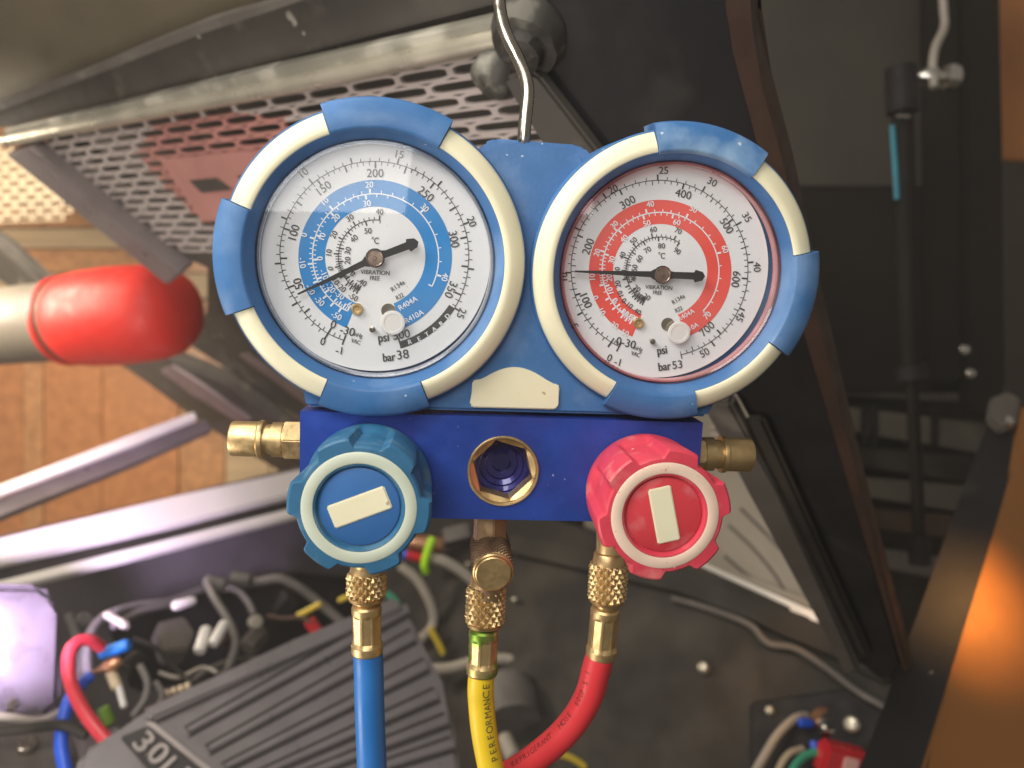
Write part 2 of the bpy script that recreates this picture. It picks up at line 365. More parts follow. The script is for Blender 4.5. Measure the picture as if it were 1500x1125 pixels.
def tick(bm, G, c, th, r0, r1, w, z):
    s, q = math.sin(math.radians(th)), math.cos(math.radians(th)); h = w/2
    P = [(c[0]+s*r+q*k, c[1]-q*r+s*k) for r, k in ((r0, -h), (r1, -h), (r1, h), (r0, h))]
    poly_px(bm, G, P, z)
def arcline(bm, G, c, rf, a0, a1, w, z, step=2.0):
    n = max(2, int(abs(a1-a0)/step)); prev = None
    for i in range(n+1):
        a = a0+(a1-a0)*i/n; r = rf(a) if callable(rf) else rf
        s, q = math.sin(math.radians(a)), math.cos(math.radians(a))
        cur = [bm.verts.new(G.hit(c[0]+s*rr, c[1]-q*rr, z)) for rr in (r-w/2, r+w/2)]
        if prev: bm.faces.new((prev[0], prev[1], cur[1], cur[0]))
        prev = cur
def ladder(bm, G, c, rf, tab, step, long_every, sgn, ls, ll, z, ws=1.4, wl=2.6, lo=None, hi=None):
    """graduations between the numbered marks of tab [(value, angle)]"""
    v = tab[0][0] if lo is None else lo; end = tab[-1][0] if hi is None else hi
    while v <= end+1e-6:
        th = interp(tab, v); r = rf(th) if callable(rf) else rf
        big = abs(v/long_every-round(v/long_every)) < 1e-6
        tick(bm, G, c, th, r, r+sgn*(ll if big else ls), wl if big else ws, z)
        v += step
Z1, Z2, Z3 = 0.08*mm, 0.16*mm, 0.24*mm
def needle(G, ring, hub, tip, tail, k=1.0):
    z = 3.2*mm
    hx = G.hit(hub[0], hub[1], z); t = G.hit(tip[0], tip[1], z); q = G.hit(tail[0], tail[1], z)
    d = (t-hx).normalized(); n = Vector((-d.y, d.x, 0)); e = (q-hx); L = e.length; e = e.normalized(); m = Vector((-e.y, e.x, 0))
    w = 0.2*mm*k
    pts = [t+n*1.3*w, hx+d*18*w+n*4.6*w, hx+d*11*w+n*9*w]
    for i in range(1, 7):
        a = math.pi*i/7; pts.append(hx+(d*math.cos(a)+n*math.sin(a))*13.8*w)
    pts += [hx+e*18*w-m*5.0*w, hx+e*(L-17*w)-m*5.5*w, hx+e*(L-15*w)-m*9.5*w, hx+e*(L-4*w)-m*6.5*w, hx+e*L, hx+e*(L-4*w)+m*6.5*w, hx+e*(L-15*w)+m*9.5*w, hx+e*(L-17*w)+m*5.5*w, hx+e*18*w+m*5.0*w]
    for i in range(1, 7):
        a = math.pi+math.pi*i/7; pts.append(hx+(d*math.cos(a)+n*math.sin(a))*13.8*w)
    pts += [hx+d*11*w-n*9*w, hx+d*18*w-n*4.6*w, t-n*1.3*w]
    bm = bmesh.new(); prism(bm, pts, z-0.35*mm, z, 0.0)
    link('needle', bm, M_needle, ring, G.M)
    M = G.M @ Matrix.Translation(hx)
    bm = bmesh.new(); cap_lathe(bm, [(r*k*mm, zz*mm) for r, zz in [(1.2, -3.1), (1.2, -0.4), (2.3, 0.02), (2.4, 0.5), (2.2, 0.75), (2.0, 0.6), (0.5, 0.62), (0.35, 0.8)]], 40, M)
    for v in bm.verts: v.co = G.I @ (v.co)
    link('needle_hub', bm, M_hub, ring, G.M)
def bits(G, ring, rivet, plug, hole, pin, k):
    p = G.hit(*rivet, 0)
    bm = bmesh.new(); cap_lathe(bm, [(r*k*mm, z*mm) for r, z in [(1.7, 0), (1.7, 0.9), (1.4, 1.3), (1.15, 1.3), (1.0, 0.7), (0.55, 0.65), (0.45, 0.9)]], 28, Matrix.Translation(p))
    link('brass_rivet', bm, M_brass, ring, G.M)
    p = G.hit(*hole, 0); bm = bmesh.new(); cap_lathe(bm, [(2.1*k*mm, 0), (2.1*k*mm, 0.25*mm)], 28, Matrix.Translation(p))
    link('adjuster_disc', bm, M_steel, ring, G.M)
    p = G.hit(plug[0], plug[1], 2.6*mm); p.z = 0; bm = bmesh.new()
    cap_lathe(bm, [(r*k*mm, z*mm) for r, z in [(1.6, 0), (1.6, 1.8), (3.3, 1.9), (3.55, 2.2), (3.4, 2.6), (2.6, 2.65), (2.5, 2.5), (0.8, 2.45)]], 36, Matrix.Translation(p))
    link('vent_plug', bm, M_plug, ring, G.M)
    p = G.hit(*pin, 0); bm = bmesh.new(); cap_lathe(bm, [(0.55*k*mm, 0), (0.55*k*mm, 2.4*mm), (0.9*k*mm, 2.5*mm), (0.9*k*mm, 2.9*mm), (0.5*k*mm, 3.0*mm)], 16, Matrix.Translation(p))
    link('stop_pin', bm, M_steel, ring, G.M)
def print_scale(G, ring, c, band, Mband, bandang, black, white):
    bm = bmesh.new(); arcline(bm, G, c, (band[0]+band[1])/2, bandang[0], bandang[1], band[1]-band[0], Z1, 2.5)
    link('colour_band', bm, Mband, ring, G.M, smooth=False)
    link('black_print', black, M_ink, ring, G.M, smooth=False)
    link('white_print', white, M_white, ring, G.M, smooth=False)

# blue low-side gauge
c = (549.5, 376)
GL, ringL = gauge(c, (600, 345), 0.2215, 1, 1.0, 'low pressure gauge with blue band', [(-20.5, 27), (-111.5, -69.5), (159, 201.5)], [(-69.5, -20.5), (27, 159), (201.5, 248.5)], M_rim, M_gasketb, (0.8, -1.4))
K, Wt = bmesh.new(), bmesh.new()
rfL = lambda a: interp([(-165, 130), (-148, 132), (-120, 132.5), (-100, 137.5), (-85, 140), (-40, 141), (0, 139.6), (60, 138), (95, 137), (125, 138.5), (165, 136)], a)
psiL = [(-30, -159.5), (0, -148.4), (25, -128.4), (50, -109.5), (75, -91), (100, -72.8), (125, -55), (150, -37), (175, -18.5), (200, 0.2), (225, 19.2), (250, 38.7), (275, 58.3), (300, 77.9), (325, 96.1), (350, 114), (362, 123)]
barL = [(-1, -159.5), (0, -148.4), (2.5, -120.5), (5, -94), (7.5, -67), (10, -40.5), (12.5, -14), (15, 13.6), (17.5, 41.4), (20, 69.8), (22.5, 97.3), (25, 122.8)]
arcline(K, GL, c, rfL, -159.5, 122.8, 1.1, Z2)
ladder(K, GL, c, rfL, psiL, 5, 25, -1, 5.5, 10, Z2, 1.1, 2.4, lo=0)
ladder(K, GL, c, rfL, barL, 0.5, 2.5, 1, 5.5, 9, Z2, 1.1, 2.4, lo=0)
for th in (-155.9, -152.2): tick(K, GL, c, th, rfL(th), rfL(th)-6, 1.1, Z2)
tick(K, GL, c, -159.5, rfL(-159), rfL(-159)-8, 2.2, Z2); tick(K, GL, c, -159.5, rfL(-159), rfL(-159)+7, 2.2, Z2)
arcline(K, GL, c, 134.5, 123, 163.5, 10.5, Z1)
tick(K, GL, c, 164, 123.5, 139.5, 2.2, Z2)
for ch, x, y, r in (('R', 600.5, 500.6, -17), ('E', 614, 496, -23), ('T', 625.5, 489.5, -28), ('A', 636, 482, -33), ('R', 646.5, 473.5, -39), ('D', 655.5, 463, -44)): put_text(Wt, GL, ch, x, y, 6.5, r, Z2, 1.0, 0.25)
for s, x, y, h, r in (('10', 445, 253, 10, -40), ('15', 585.5, 226, 10, 11), ('20', 691, 324.5, 10, 68), ('25', 676, 459, 10, 112), ('0', 473, 500, 10, 18), ('-1', 496.5, 513, 10, 8),
                      ('200', 549.5, 253.5, 11, 0), ('150', 474.5, 275, 11, -37), ('100', 430.5, 340, 11, -74), ('50', 436.5, 415.5, 11, -106), ('250', 624, 284, 11, 39), ('300', 665, 350.5, 11, 78), ('350', 660.5, 424.5, 11, 113),
                      ('0', 488.5, 475, 11, 20), ('-30', 509, 484.5, 11, 14), ('inHg', 524.5, 491.5, 6, 17), ('VAC', 521, 500, 6, 17), ('°C', 549.5, 352, 9, 4),
                      ('VIBRATION', 549.5, 399, 6, 3), ('FREE', 549, 407.3, 6, 3), ('R134a', 582.5, 418.5, 6.5, -33), ('R22', 585.5, 434, 6.5, -28)):
    put_text(K, GL, s, x, y, h, r, Z3, 0.80 if len(s) < 5 else 0.95)
put_text(K, GL, 'psi', 562, 496.5, 13, -7, Z3, 0.8, 0.5); put_text(K, GL, '500', 588, 490, 11, -10, Z3); put_text(K, GL, 'bar', 570, 523, 12, -6, Z3, 0.8, 0.5); put_text(K, GL, '38', 590, 519, 12, -8, Z3)
# refrigerant scales
wO = [(-50, -146.6), (-40, -138), (-30, -128.7), (-20, -113), (-10, -96.3), (0, -73.5), (10, -42), (20, -4.5), (30, 45.8), (40, 106.5)]
wI = [(-60, -153), (-50, -148), (-40, -143), (-30, -137.6), (-20, -125.6), (-10, -111), (0, -92.8), (10, -70), (20, -45.3), (30, -8.8), (34, 12)]
rw = lambda a: interp([(-160, 89), (-120, 91), (-60, 92.5), (60, 92), (120, 94)], a)
arcline(Wt, GL, c, rw, -153, 117.5, 1.8, Z2); tick(Wt, GL, c, 117.5, rw(117), rw(117)-6, 1.8, Z2)
ladder(Wt, GL, c, rw, wO, 2, 10, 1, 5, 7.5, Z2, 1.4, 2.8, lo=-20); ladder(Wt, GL, c, rw, wI, 2, 10, -1, 5, 7.5, Z2, 1.4, 2.8, lo=-20)
ladder(Wt, GL, c, rw, wO, 10, 10, 1, 5, 7.5, Z2, 1.4, 2.8, hi=-30); ladder(Wt, GL, c, rw, wI, 5, 10, -1, 5, 7.5, Z2, 1.4, 2.4, hi=-25)
for s, x, y, r in (('20', 541, 270.5, -4), ('10', 476, 294.5, -41), ('0', 445.5, 344, -74), ('-10', 443, 385, 80), ('-20', 455, 424, 60), ('-30', 468, 441, 42), ('-50', 493, 462.5, 27), ('30', 622.5, 304.5, 45), ('40', 652, 406, 105),
                   ('30', 537.5, 298, -8), ('20', 492, 319, -44), ('10', 472, 346, -72), ('0', 468.5, 378.5, -92), ('-10', 475, 402, 66), ('-20', 484.5, 421.5, 52), ('-30', 497.5, 432, 38), ('-60', 513, 447, 28)):
    put_text(Wt, GL, s, x, y, 8, r, Z3, 0.78, 0.22)
put_text(Wt, GL, 'R404A', 597.5, 444, 8, -31, Z3, 0.95, 0.2); put_text(Wt, GL, 'R410A', 606.5, 463.5, 8, -29, Z3, 0.95, 0.2)
kO = [(-50, -153), (-40, -148), (-30, -142), (-20, -134), (-10, -121), (0, -104.8), (10, -85.7), (20, -62), (30, -32.4), (40, 6.4)]
kI = [(-40, -154), (-30, -150), (-20, -145), (-10, -137), (0, -127.5), (10, -113), (20, -98), (30, -76.3), (40, -48), (50, -15.2), (54, 8)]
arcline(K, GL, c, 54, -155, 8, 1.1, Z2)
ladder(K, GL, c, 54, kO, 2, 10, 1, 4.5, 7, Z2, 1.1, 2.0, lo=-10); ladder(K, GL, c, 54, kI, 2, 10, -1, 4.5, 7, Z2, 1.1, 2.0, lo=0)
ladder(K, GL, c, 54, kO, 5, 10, 1, 4.5, 7, Z2, 1.1, 2.0, hi=-20); ladder(K, GL, c, 54, kI, 5, 10, -1, 4.5, 7, Z2, 1.1, 2.0, hi=-5)
for s, x, y, r in (('40', 556, 310, 4), ('30', 512.5, 319, -32), ('20', 489, 343.5, -62), ('10', 481.7, 369.5, -84), ('0', 484, 393, -80), ('-10', 491, 410, 58), ('-20', 500, 421, 42), ('-50', 517.5, 435, 30),
                   ('50', 539, 338, -2), ('40', 518.5, 349.5, -42), ('30', 509.5, 367, -76), ('20', 509, 381.5, -84), ('0', 516.6, 401, 48), ('-40', 530, 413, 30)):
    put_text(K, GL, s, x, y, 7.5, r, Z3, 0.78)
print_scale(GL, ringL, c, (73.5, 112.5), M_bluebd, (-158, 158.5), K, Wt)
needle(GL, ringL, (549.5, 378), (436, 431), (613, 354))
bits(GL, ringL, (523, 452.5), (575.5, 473), (569, 455), (546, 481), 1.0)

# red high-side gauge
c = (967, 397)
GR, ringR = gauge(c, (725, 330), 0.229, 1, 0.968, 'high pressure gauge with red band', [(-12, 34), (78, 121), (165, 204)], [(34, 78), (121, 165), (204, 348)], M_rimr, M_gasket, (2.3, -0.9))
K, Wt = bmesh.new(), bmesh.new()
# outer arc
rfR = lambda a: interp([(-165, 125), (-150, 126), (-130, 128), (-90, 130.5), (-45, 133), (0, 133), (45, 131.5), (90, 128.5), (135, 128), (172, 126)], a)
psiR = [(-30, -151), (0, -144), (100, -106), (200, -68), (300, -29.5), (400, 14), (500, 62), (600, 100), (700, 138), (760, 163)]
psiR = [(-30, -151.5), (0, -145.5), (50, -124), (100, -105.8), (150, -86.5), (200, -66.5), (250, -46), (300, -26.5), (350, -5), (400, 15.2), (450, 36), (500, 54.5), (550, 74.5), (600, 95), (650, 117), (700, 136), (770, 166)]
barR = [(-1, -151.5), (0, -145.5), (5, -118), (10, -91), (15, -63), (20, -36.5), (25, -1.5), (30, 28), (35, 58.8), (40, 84.5), (45, 115), (50, 144), (53, 166)]
arcline(K, GR, c, rfR, -151.5, 166, 1.1, Z2)
ladder(K, GR, c, rfR, psiR, 10, 50, -1, 5, 7, Z2, 1.1, 1.4, lo=0); 
for v in (100, 200, 300, 400, 500, 600, 700): tick(K, GR, c, interp(psiR, v), rfR(interp(psiR, v)), rfR(interp(psiR, v))-8.5, 2.4, Z2)
ladder(K, GR, c, rfR, barR, 1, 5, 1, 5, 8.5, Z2, 1.1, 2.4, lo=0)
for th in (-145.5, -151.5): tick(K, GR, c, th, rfR(th)-7, rfR(th)+8, 2.0, Z2)
for th in (-147.5, -149.5): tick(K, GR, c, th, rfR(th)-6, rfR(th), 1.1, Z2)
tick(K, GR, c, 166, rfR(166), rfR(166)+6, 1.6, Z2)
for s, x, y, h, r in (('25', 972, 249.5, 9.5, 0), ('30', 1043.5, 266.5, 9.5, 27), ('35', 1094, 318, 9.5, 58), ('40', 1109, 391, 9.5, 88), ('45', 1085, 464, 9.5, 118), ('50', 1032, 516.5, 9.5, -28), ('0', 893, 524, 9.5, 22), ('-1', 904.5, 530, 9.5, 14), ('5', 842, 477.5, 9.5, -120), ('10', 826, 405, 9.5, -92), ('20', 898, 277, 9.5, -28),
                      ('400', 1001, 284, 10.5, 13), ('300', 919.5, 296, 10.5, -30), ('200', 861.5, 361, 10.5, -69), ('100', 858.5, 440.5, 10.5, 66), ('500', 1064.5, 330.5, 10.5, 57), ('600', 1078, 409, 10.5, 98), ('700', 1035.5, 481.5, 10.5, -42),
                      ('0-30', 917, 502, 10.5, 14), ('inHg', 934.5, 511.5, 6, 18), ('VAC', 931, 518.5, 6, 18), ('°C', 969, 374, 8.5, 6),
                      ('VIBRATION', 965, 421, 5.6, 3), ('FREE', 963, 428.5, 5.6, 3), ('R134a', 993.5, 438, 6, -31), ('R22', 994, 453, 6, -27)):
    put_text(K, GR, s, x, y, h, r, Z3, 0.80 if len(s) < 5 else 0.95)
put_text(K, GR, 'psi', 970, 515, 12, -8, Z3, 0.8, 0.5); put_text(K, GR, 'bar', 973.5, 536.5, 12, -7, Z3, 0.8, 0.5); put_text(K, GR, '53', 992, 534, 10.5, -8, Z3)
wO = [(-50, -150), (-30, -138), (-10, -116.5), (0, -104), (10, -92), (20, -68.5), (30, -45), (40, -13.5), (50, 29), (60, 71), (70, 135)]
wI = [(-50, -151), (-20, -137), (0, -122), (10, -105.5), (20, -91), (30, -73), (40, -45.5), (50, -17), (60, 13), (66, 32)]
wO = [(-50, -150), (-30, -140), (-10, -118), (0, -103.5), (10, -92), (20, -71), (30, -47), (40, -13), (50, 26), (60, 73), (70, 133)]
rw = lambda a: interp([(-160, 82), (-110, 84), (-60, 86), (0, 86), (60, 86.5), (110, 86), (140, 86)], a)
arcline(Wt, GR, c, rw, -151, 133, 1.7, Z2); tick(Wt, GR, c, 133, rw(133), rw(133)+7, 2.2, Z2)
ladder(Wt, GR, c, rw, wO, 2, 10, 1, 4.6, 7, Z2, 1.3, 2.6, lo=0); ladder(Wt, GR, c, rw, wI, 2, 10, -1, 4.6, 7, Z2, 1.3, 2.6, lo=10)
ladder(Wt, GR, c, rw, wO, 5, 10, 1, 4.6, 7, Z2, 1.3, 2.6, hi=-5); ladder(Wt, GR, c, rw, wI, 5, 10, -1, 4.6, 7, Z2, 1.3, 2.6, hi=5)
for s, x, y, r in (('40', 952.5, 299, -10), ('30', 900, 329, -46), ('20', 874.5, 370, -70), ('10', 867.5, 405.5, -92), ('0', 872.5, 436, 70), ('-10', 880.5, 454.5, 58), ('-30', 899, 475.5, 30), ('-50', 914, 487, 24), ('50', 1016, 306.5, 26), ('60', 1062, 365, 74), ('70', 1036, 462, -45),
                   ('50', 947.5, 327, -13), ('40', 914, 349.5, -45), ('30', 896, 380.5, -74), ('20', 892.5, 407, -92), ('10', 894, 425.5, -105), ('0', 901, 440, 50), ('-20', 914.5, 457, 38), ('-50', 927.5, 465.5, 28), ('60', 991.5, 325.5, 10)):
    put_text(Wt, GR, s, x, y, 7.5, r, Z3, 0.78, 0.2)
put_text(Wt, GR, 'R404A', 1005, 461, 7, -30, Z3, 0.95, 0.1); put_text(Wt, GR, 'R410A', 1011, 481, 7, -29, Z3, 0.95, 0.1)
kO = [(-50, -152), (-40, -148), (-10, -133), (0, -125), (10, -115), (20, -103), (30, -89), (40, -69), (50, -45), (60, -13), (70, 24), (73, 36)]
kI = [(-40, -152), (-20, -146), (0, -137), (20, -125), (30, -110), (40, -97), (50, -79), (60, -56), (70, -30), (80, -3), (90, 34)]
arcline(K, GR, c, 50, -152, 35, 1.1, Z2)
ladder(K, GR, c, 50, kO, 2, 10, 1, 4, 6.5, Z2, 1.0, 1.9, lo=20); ladder(K, GR, c, 50, kI, 2, 10, -1, 4, 6.5, Z2, 1.0, 1.9, lo=30)
ladder(K, GR, c, 50, kO, 5, 10, 1, 4, 6.5, Z2, 1.0, 1.9, hi=10); ladder(K, GR, c, 50, kI, 5, 10, -1, 4, 6.5, Z2, 1.0, 1.9, hi=20)
for s, x, y, r in (('60', 957, 336, -10), ('50', 928, 352.5, -45), ('40', 911.5, 374, -66), ('30', 904, 396, -88), ('20', 905, 416, -100), ('10', 908.5, 430, -112), ('0', 914, 440, 50), ('-10', 920.5, 446, 38), ('-40', 932.5, 455.5, 30), ('70', 993.5, 338, 24),
                   ('70', 948.5, 366, -32), ('60', 936.5, 379, -58), ('50', 929.5, 392.5, -80), ('40', 927.5, 407, -100), ('20', 933, 422.5, 40), ('-20', 946, 434, 32), ('80', 969, 360, 0), ('90', 992, 367.5, 36)):
    put_text(K, GR, s, x, y, 7, r, Z3, 0.78)
print_scale(GR, ringR, c, (69, 104.4), M_redbd, (-157, 158), K, Wt)
needle(GR, ringR, (970.5, 402.5), (842, 397.5), (1033, 405), 0.97)
bits(GR, ringR, (934.5, 473), (995, 487.5), (978, 475), (953.5, 498.5), 0.95)

# ---- anodised block with the round sight port
zB = -0.6
corn = [(441, 601), (1027, 620.5), (1021, 769), (437, 753)]
C4 = [tl(x, y, zB) for x, y in corn]
xl = (C4[0].x+C4[3].x)/2; xr = (C4[1].x+C4[2].x)/2; yt = (C4[0].y+C4[1].y)/2; yb = (C4[2].y+C4[3].y)/2
pc = tl(737, 690, zB); PR = 10.9*mm
bm = bmesh.new(); T = []
angs = sorted(set([2*math.pi*i/64 for i in range(64)]+[math.atan2(y-pc.y, x-pc.x) % (2*math.pi) for x in (xl, xr) for y in (yt, yb)]))
inn, out, deep = [], [], []
for a in angs:
    ca, sa = math.cos(a), math.sin(a)
    t = min([(xr-pc.x)/ca if ca > 1e-9 else 9, (xl-pc.x)/ca if ca < -1e-9 else 9, (yt-pc.y)/sa if sa > 1e-9 else 9, (yb-pc.y)/sa if sa < -1e-9 else 9])
    inn.append(bm.verts.new((pc.x+PR*ca, pc.y+PR*sa, zB*mm))); deep.append(bm.verts.new((pc.x+PR*ca, pc.y+PR*sa, zB*mm-14*mm)))
    out.append((pc.x+t*ca, pc.y+t*sa))
ov = [bm.verts.new((x, y, zB*mm)) for x, y in out]; ob = [bm.verts.new((x, y, zB*mm-24*mm)) for x, y in out]
n = len(angs)
for i in range(n):
    j = (i+1) % n
    bm.faces.new((inn[i], inn[j], ov[j], ov[i])); bm.faces.new((ov[i], ov[j], ob[j], ob[i])); bm.faces.new((inn[j], inn[i], deep[i], deep[j]))
bm.faces.new(ob[::-1]); bm.faces.new(deep)
bmesh.ops.bevel(bm, geom=[e for e in bm.edges if len(e.link_faces) == 2 and 1.2 < e.calc_face_angle(0) < 1.9 and min((v.co-pc).length for v in e.verts) > 12*mm], offset=0.5*mm, segments=2, affect='EDGES')
block = link('manifold_block', bm, M_block, tool, TF.M, angle=40)
PM = TF.M @ Matrix.Translation(pc)
bm = bmesh.new(); lathe(bm, [(r*mm, z*mm) for r, z in [(10.85, -3), (10.85, 0.5), (10.6, 0.8), (10.2, 0.75), (9.85, 0.2), (9.8, -0.6), (9.8, -3)]], 64, None, None, closed=True)
# brass insert with a hexagonal opening
hexa = [(9.45*mm*math.cos(math.radians(45+60*k)), 9.45*mm*math.sin(math.radians(45+60*k))) for k in range(6)]
circ = []; hx = []
for i in range(72):
    a = 2*math.pi*i/72; circ.append((9.8*mm*math.cos(a), 9.8*mm*math.sin(a)))
    b = (math.degrees(a)-45) % 60-30; rr = 9.45*mm*math.cos(math.radians(30))/math.cos(math.radians(b)); hx.append((rr*math.cos(a), rr*math.sin(a)))
A = [bm.verts.new((x, y, -0.5*mm)) for x, y in circ]; B = [bm.verts.new((x, y, -1.3*mm)) for x, y in hx]; D = [bm.verts.new((x*0.97, y*0.97, -6.5*mm)) for x, y in hx]
for i in range(72):
    j = (i+1) % 72; bm.faces.new((A[i], A[j], B[j], B[i])); bm.faces.new((B[i], B[j], D[j], D[i]))
port = link('sight_port', bm, M_brass, tool, PM, angle=25)
bm = bmesh.new(); lathe(bm, [(r*mm, z*mm) for r, z in [(9.6, -6.4), (8.6, -6.7), (8.3, -7.6), (7.0, -8.0), (6.7, -8.8), (5.2, -9.3), (4.9, -10.2), (3.0, -10.6), (2.7, -12.5), (0, -12.8)]], 48)
link('sight_glass', bm, M_sight, port, PM)

# ---- knobs
def knob(base, phase, Mb, Mc, Mring, rang, R=19.0, label=None, H=27.0):
    p = tl(base[0], base[1], zB); M = TF.M @ Matrix.Translation(p)
    bm = bmesh.new(); n = 192
    def g(th):
        d = ((th-phase+30) % 60)-30; a = abs(d)
        t = min(1, max(0, (17.5-a)/5.5)); return t*t*(3-2*t)
    secs = [(0.2, 0.90, 0), (1.0, 0.93, 0), (4.6, 0.955, 0), (5.8, 0.95, 0.10), (7.6, 0.955, 0.7), (9.5, 0.96, 1), (H-1.6, 1.0, 1), (H-0.5, 0.985, 1), (H, 0.955, 1)]
    rings = []
    for z, rf, gk in secs:
        rings.append([bm.verts.new((R*mm*rf*(1-0.12*gk*g(360*i/n))*math.sin(2*math.pi*i/n), R*mm*rf*(1-0.12*gk*g(360*i/n))*math.cos(2*math.pi*i/n), z*mm)) for i in range(n)])
    for r, z in ((15.1, H+0.1), (15.0, H-0.3), (12.0, H-0.3), (11.9, H+0.05), (11.4, H-0.1), (10.9, H-1.4), (10.3, H-1.7), (0.02, H-1.6)):
        rings.append([bm.verts.new((r*R/19*mm*math.sin(2*math.pi*i/n), r*R/19*mm*math.cos(2*math.pi*i/n), z*mm)) for i in range(n)])
    for A, B in zip(rings, rings[1:]):
        for i in range(n):
            j = (i+1) % n; bm.faces.new((A[i], A[j], B[j], B[i]))
    bm.faces.new(rings[0][::-1])
    k = link('knob', bm, Mb, tool, M, label=label, angle=32)
    s = R/19
    bm = bmesh.new(); lathe(bm, [(r*s*mm, z*mm) for r, z in [(12.0, H-0.35), (12.0, H+0.2), (12.4, H+0.35), (14.7, H+0.35), (15.05, H+0.15), (15.05, H-0.35)]], 96, None, None, closed=True)
    link('glow_ring', bm, Mring, k, M)
    bm = bmesh.new(); cap_lathe(bm, [(10.6*s*mm, (H-1.55)*mm), (10.5*s*mm, (H-1.1)*mm), (10.1*s*mm, (H-0.95)*mm)], 72)
    link('cap_disc', bm, Mc, k, M)
    bm = bmesh.new(); box(bm, 16.0*s*mm, 6.5*s*mm, 0.9*mm, Matrix.Translation((0, 0, (H-1.0)*mm)) @ Matrix.Rotation(math.radians(rang), 4, 'Z'), 0.35*mm)
    link('glow_bar', bm, M_cream, k, M)
knob((543, 705), 7, M_knobb, M_knobbc, M_bluering, 22, 19.2, 'teal blue knob')
knob((940, 716), -17, M_knobr, M_knobrc, M_pinkring, 104, 18.8, 'red knob')

# ---- brass side couplings
def coupling(px, py, side, label=None):
    z = -15
    p = tl(px, py, z)
    X = Vector((1, 0, 0))*side
    M = TF.M @ axisM(p, X, (0, 1, 0))
    bm = bmesh.new()
    cap_lathe(bm, [(r*mm, zz*mm) for r, zz in [(5.2, -2), (5.2, 6.0), (5.5, 6.1), (5.5, 9.4), (4.7, 9.5), (4.7, 11.9), (5.9, 12.0), (6.0, 12.4), (6.0, 13.3), (5.5, 13.8), (5.5, 21.4), (5.2, 22.0), (4.0, 22.1), (3.6, 18)]], 48)
    cp = link('coupling', bm, M_brass, tool, M, label=label, angle=30)
    bm = bmesh.new(); prism(bm, [(6.6*mm*math.cos(math.radians(60*k+10)), 6.6*mm*math.sin(math.radians(60*k+10))) for k in range(6)], -3*mm, 5.6*mm, 0.35*mm, 2)
    link('hex_nut', bm, M_brass, cp, M, angle=30)
coupling(445, 645, -1); coupling(1002, 664, 1)

# ---- bottom ports: hex stub and knurled cap in the middle, plain stubs for the outer hoses
def knurl(bm, R, z0, z1, n, M, h=0.45, res=8, pz=None):
    nz = int((z1-z0)/(2*math.pi*R/n)*res*0.62); na = n*res
    tri = lambda t: 1-abs((t % 1)*2-1)
    rings = []
    zl = [z0+(z1-z0)*k/nz for k in range(nz+1)]
    for z in zl:
        row = []
        for i in range(na):
            th = i/na*n; u = z/(pz or (2*math.pi*R/n*1.65)); hh = min(tri(th+u), tri(th-u)); a = 2*math.pi*i/na
            e = min(1, min(z-z0, z1-z)/0.5+0.0)
            rr = (R-h+h*1.7*hh*e-(1-e)*0.2)*mm
            row.append(bm.verts.new(M @ Vector((rr*math.sin(a), rr*math.cos(a), z*mm))))
        rings.append(row)
    for A, B in zip(rings, rings[1:]):
        for i in range(na):
            j = (i+1) % na; bm.faces.new((A[i], A[j], B[j], B[i]))
    bm.faces.new(rings[0][::-1]); bm.faces.new(rings[-1])
p0 = tl(718, 757, -12); dn = (tl(714, 900, -6)-p0).normalized()
M0 = TF.M @ axisM(p0, dn, (0, 0, 1))
bm = bmesh.new(); prism(bm, [(5.5*mm*math.cos(math.radians(60*k+20)), 5.5*mm*math.sin(math.radians(60*k+20))) for k in range(6)], -2*mm, 8*mm, 0.3*mm, 2)
stub = link('hex_stub', bm, M_brassd, tool, M0, angle=30)
bm = bmesh.new(); cap_lathe(bm, [(4.6*mm, 7*mm), (4.6*mm, 26*mm)], 32)
link('stub_pipe', bm, M_brassd, stub, M0)
a0 = tl(718, 800, -13); a1 = tl(722.5, 841, 6); MC = TF.M @ axisM(a0, a1-a0, (0, 1, 0)); Lc = (a1-a0).length/mm
bm = bmesh.new(); knurl(bm, 6.4, -3, Lc-1.6, 36, MC, 0.34, 6)
for v in bm.verts: v.co = MC.inverted() @ v.co
capk = link('knurled_cap', bm, M_brassd, stub, MC, smooth=False)
bm = bmesh.new(); cap_lathe(bm, [(r*mm, z*mm) for r, z in [(6.0, Lc-1.9), (6.1, Lc-1.0), (5.7, Lc-0.6), (5.5, Lc-0.9), (5.4, Lc-0.1), (5.1, Lc+0.15)]], 48)
link('cap_face', bm, M_brass, stub, MC)
for px in (541, 897):
    py = 757 if px < 700 else 768
    p = tl(px, py, -12); q = tl(536 if px < 700 else 893, 880, -9); Ms = TF.M @ axisM(p, q-p, (0, 0, 1))
    bm = bmesh.new(); cap_lathe(bm, [(r*mm, z*mm) for r, z in [(5.0, -2), (5.0, 9), (4.3, 9.5), (4.3, 16)]], 32)
    link('flare_stub', bm, M_brass, tool, Ms)

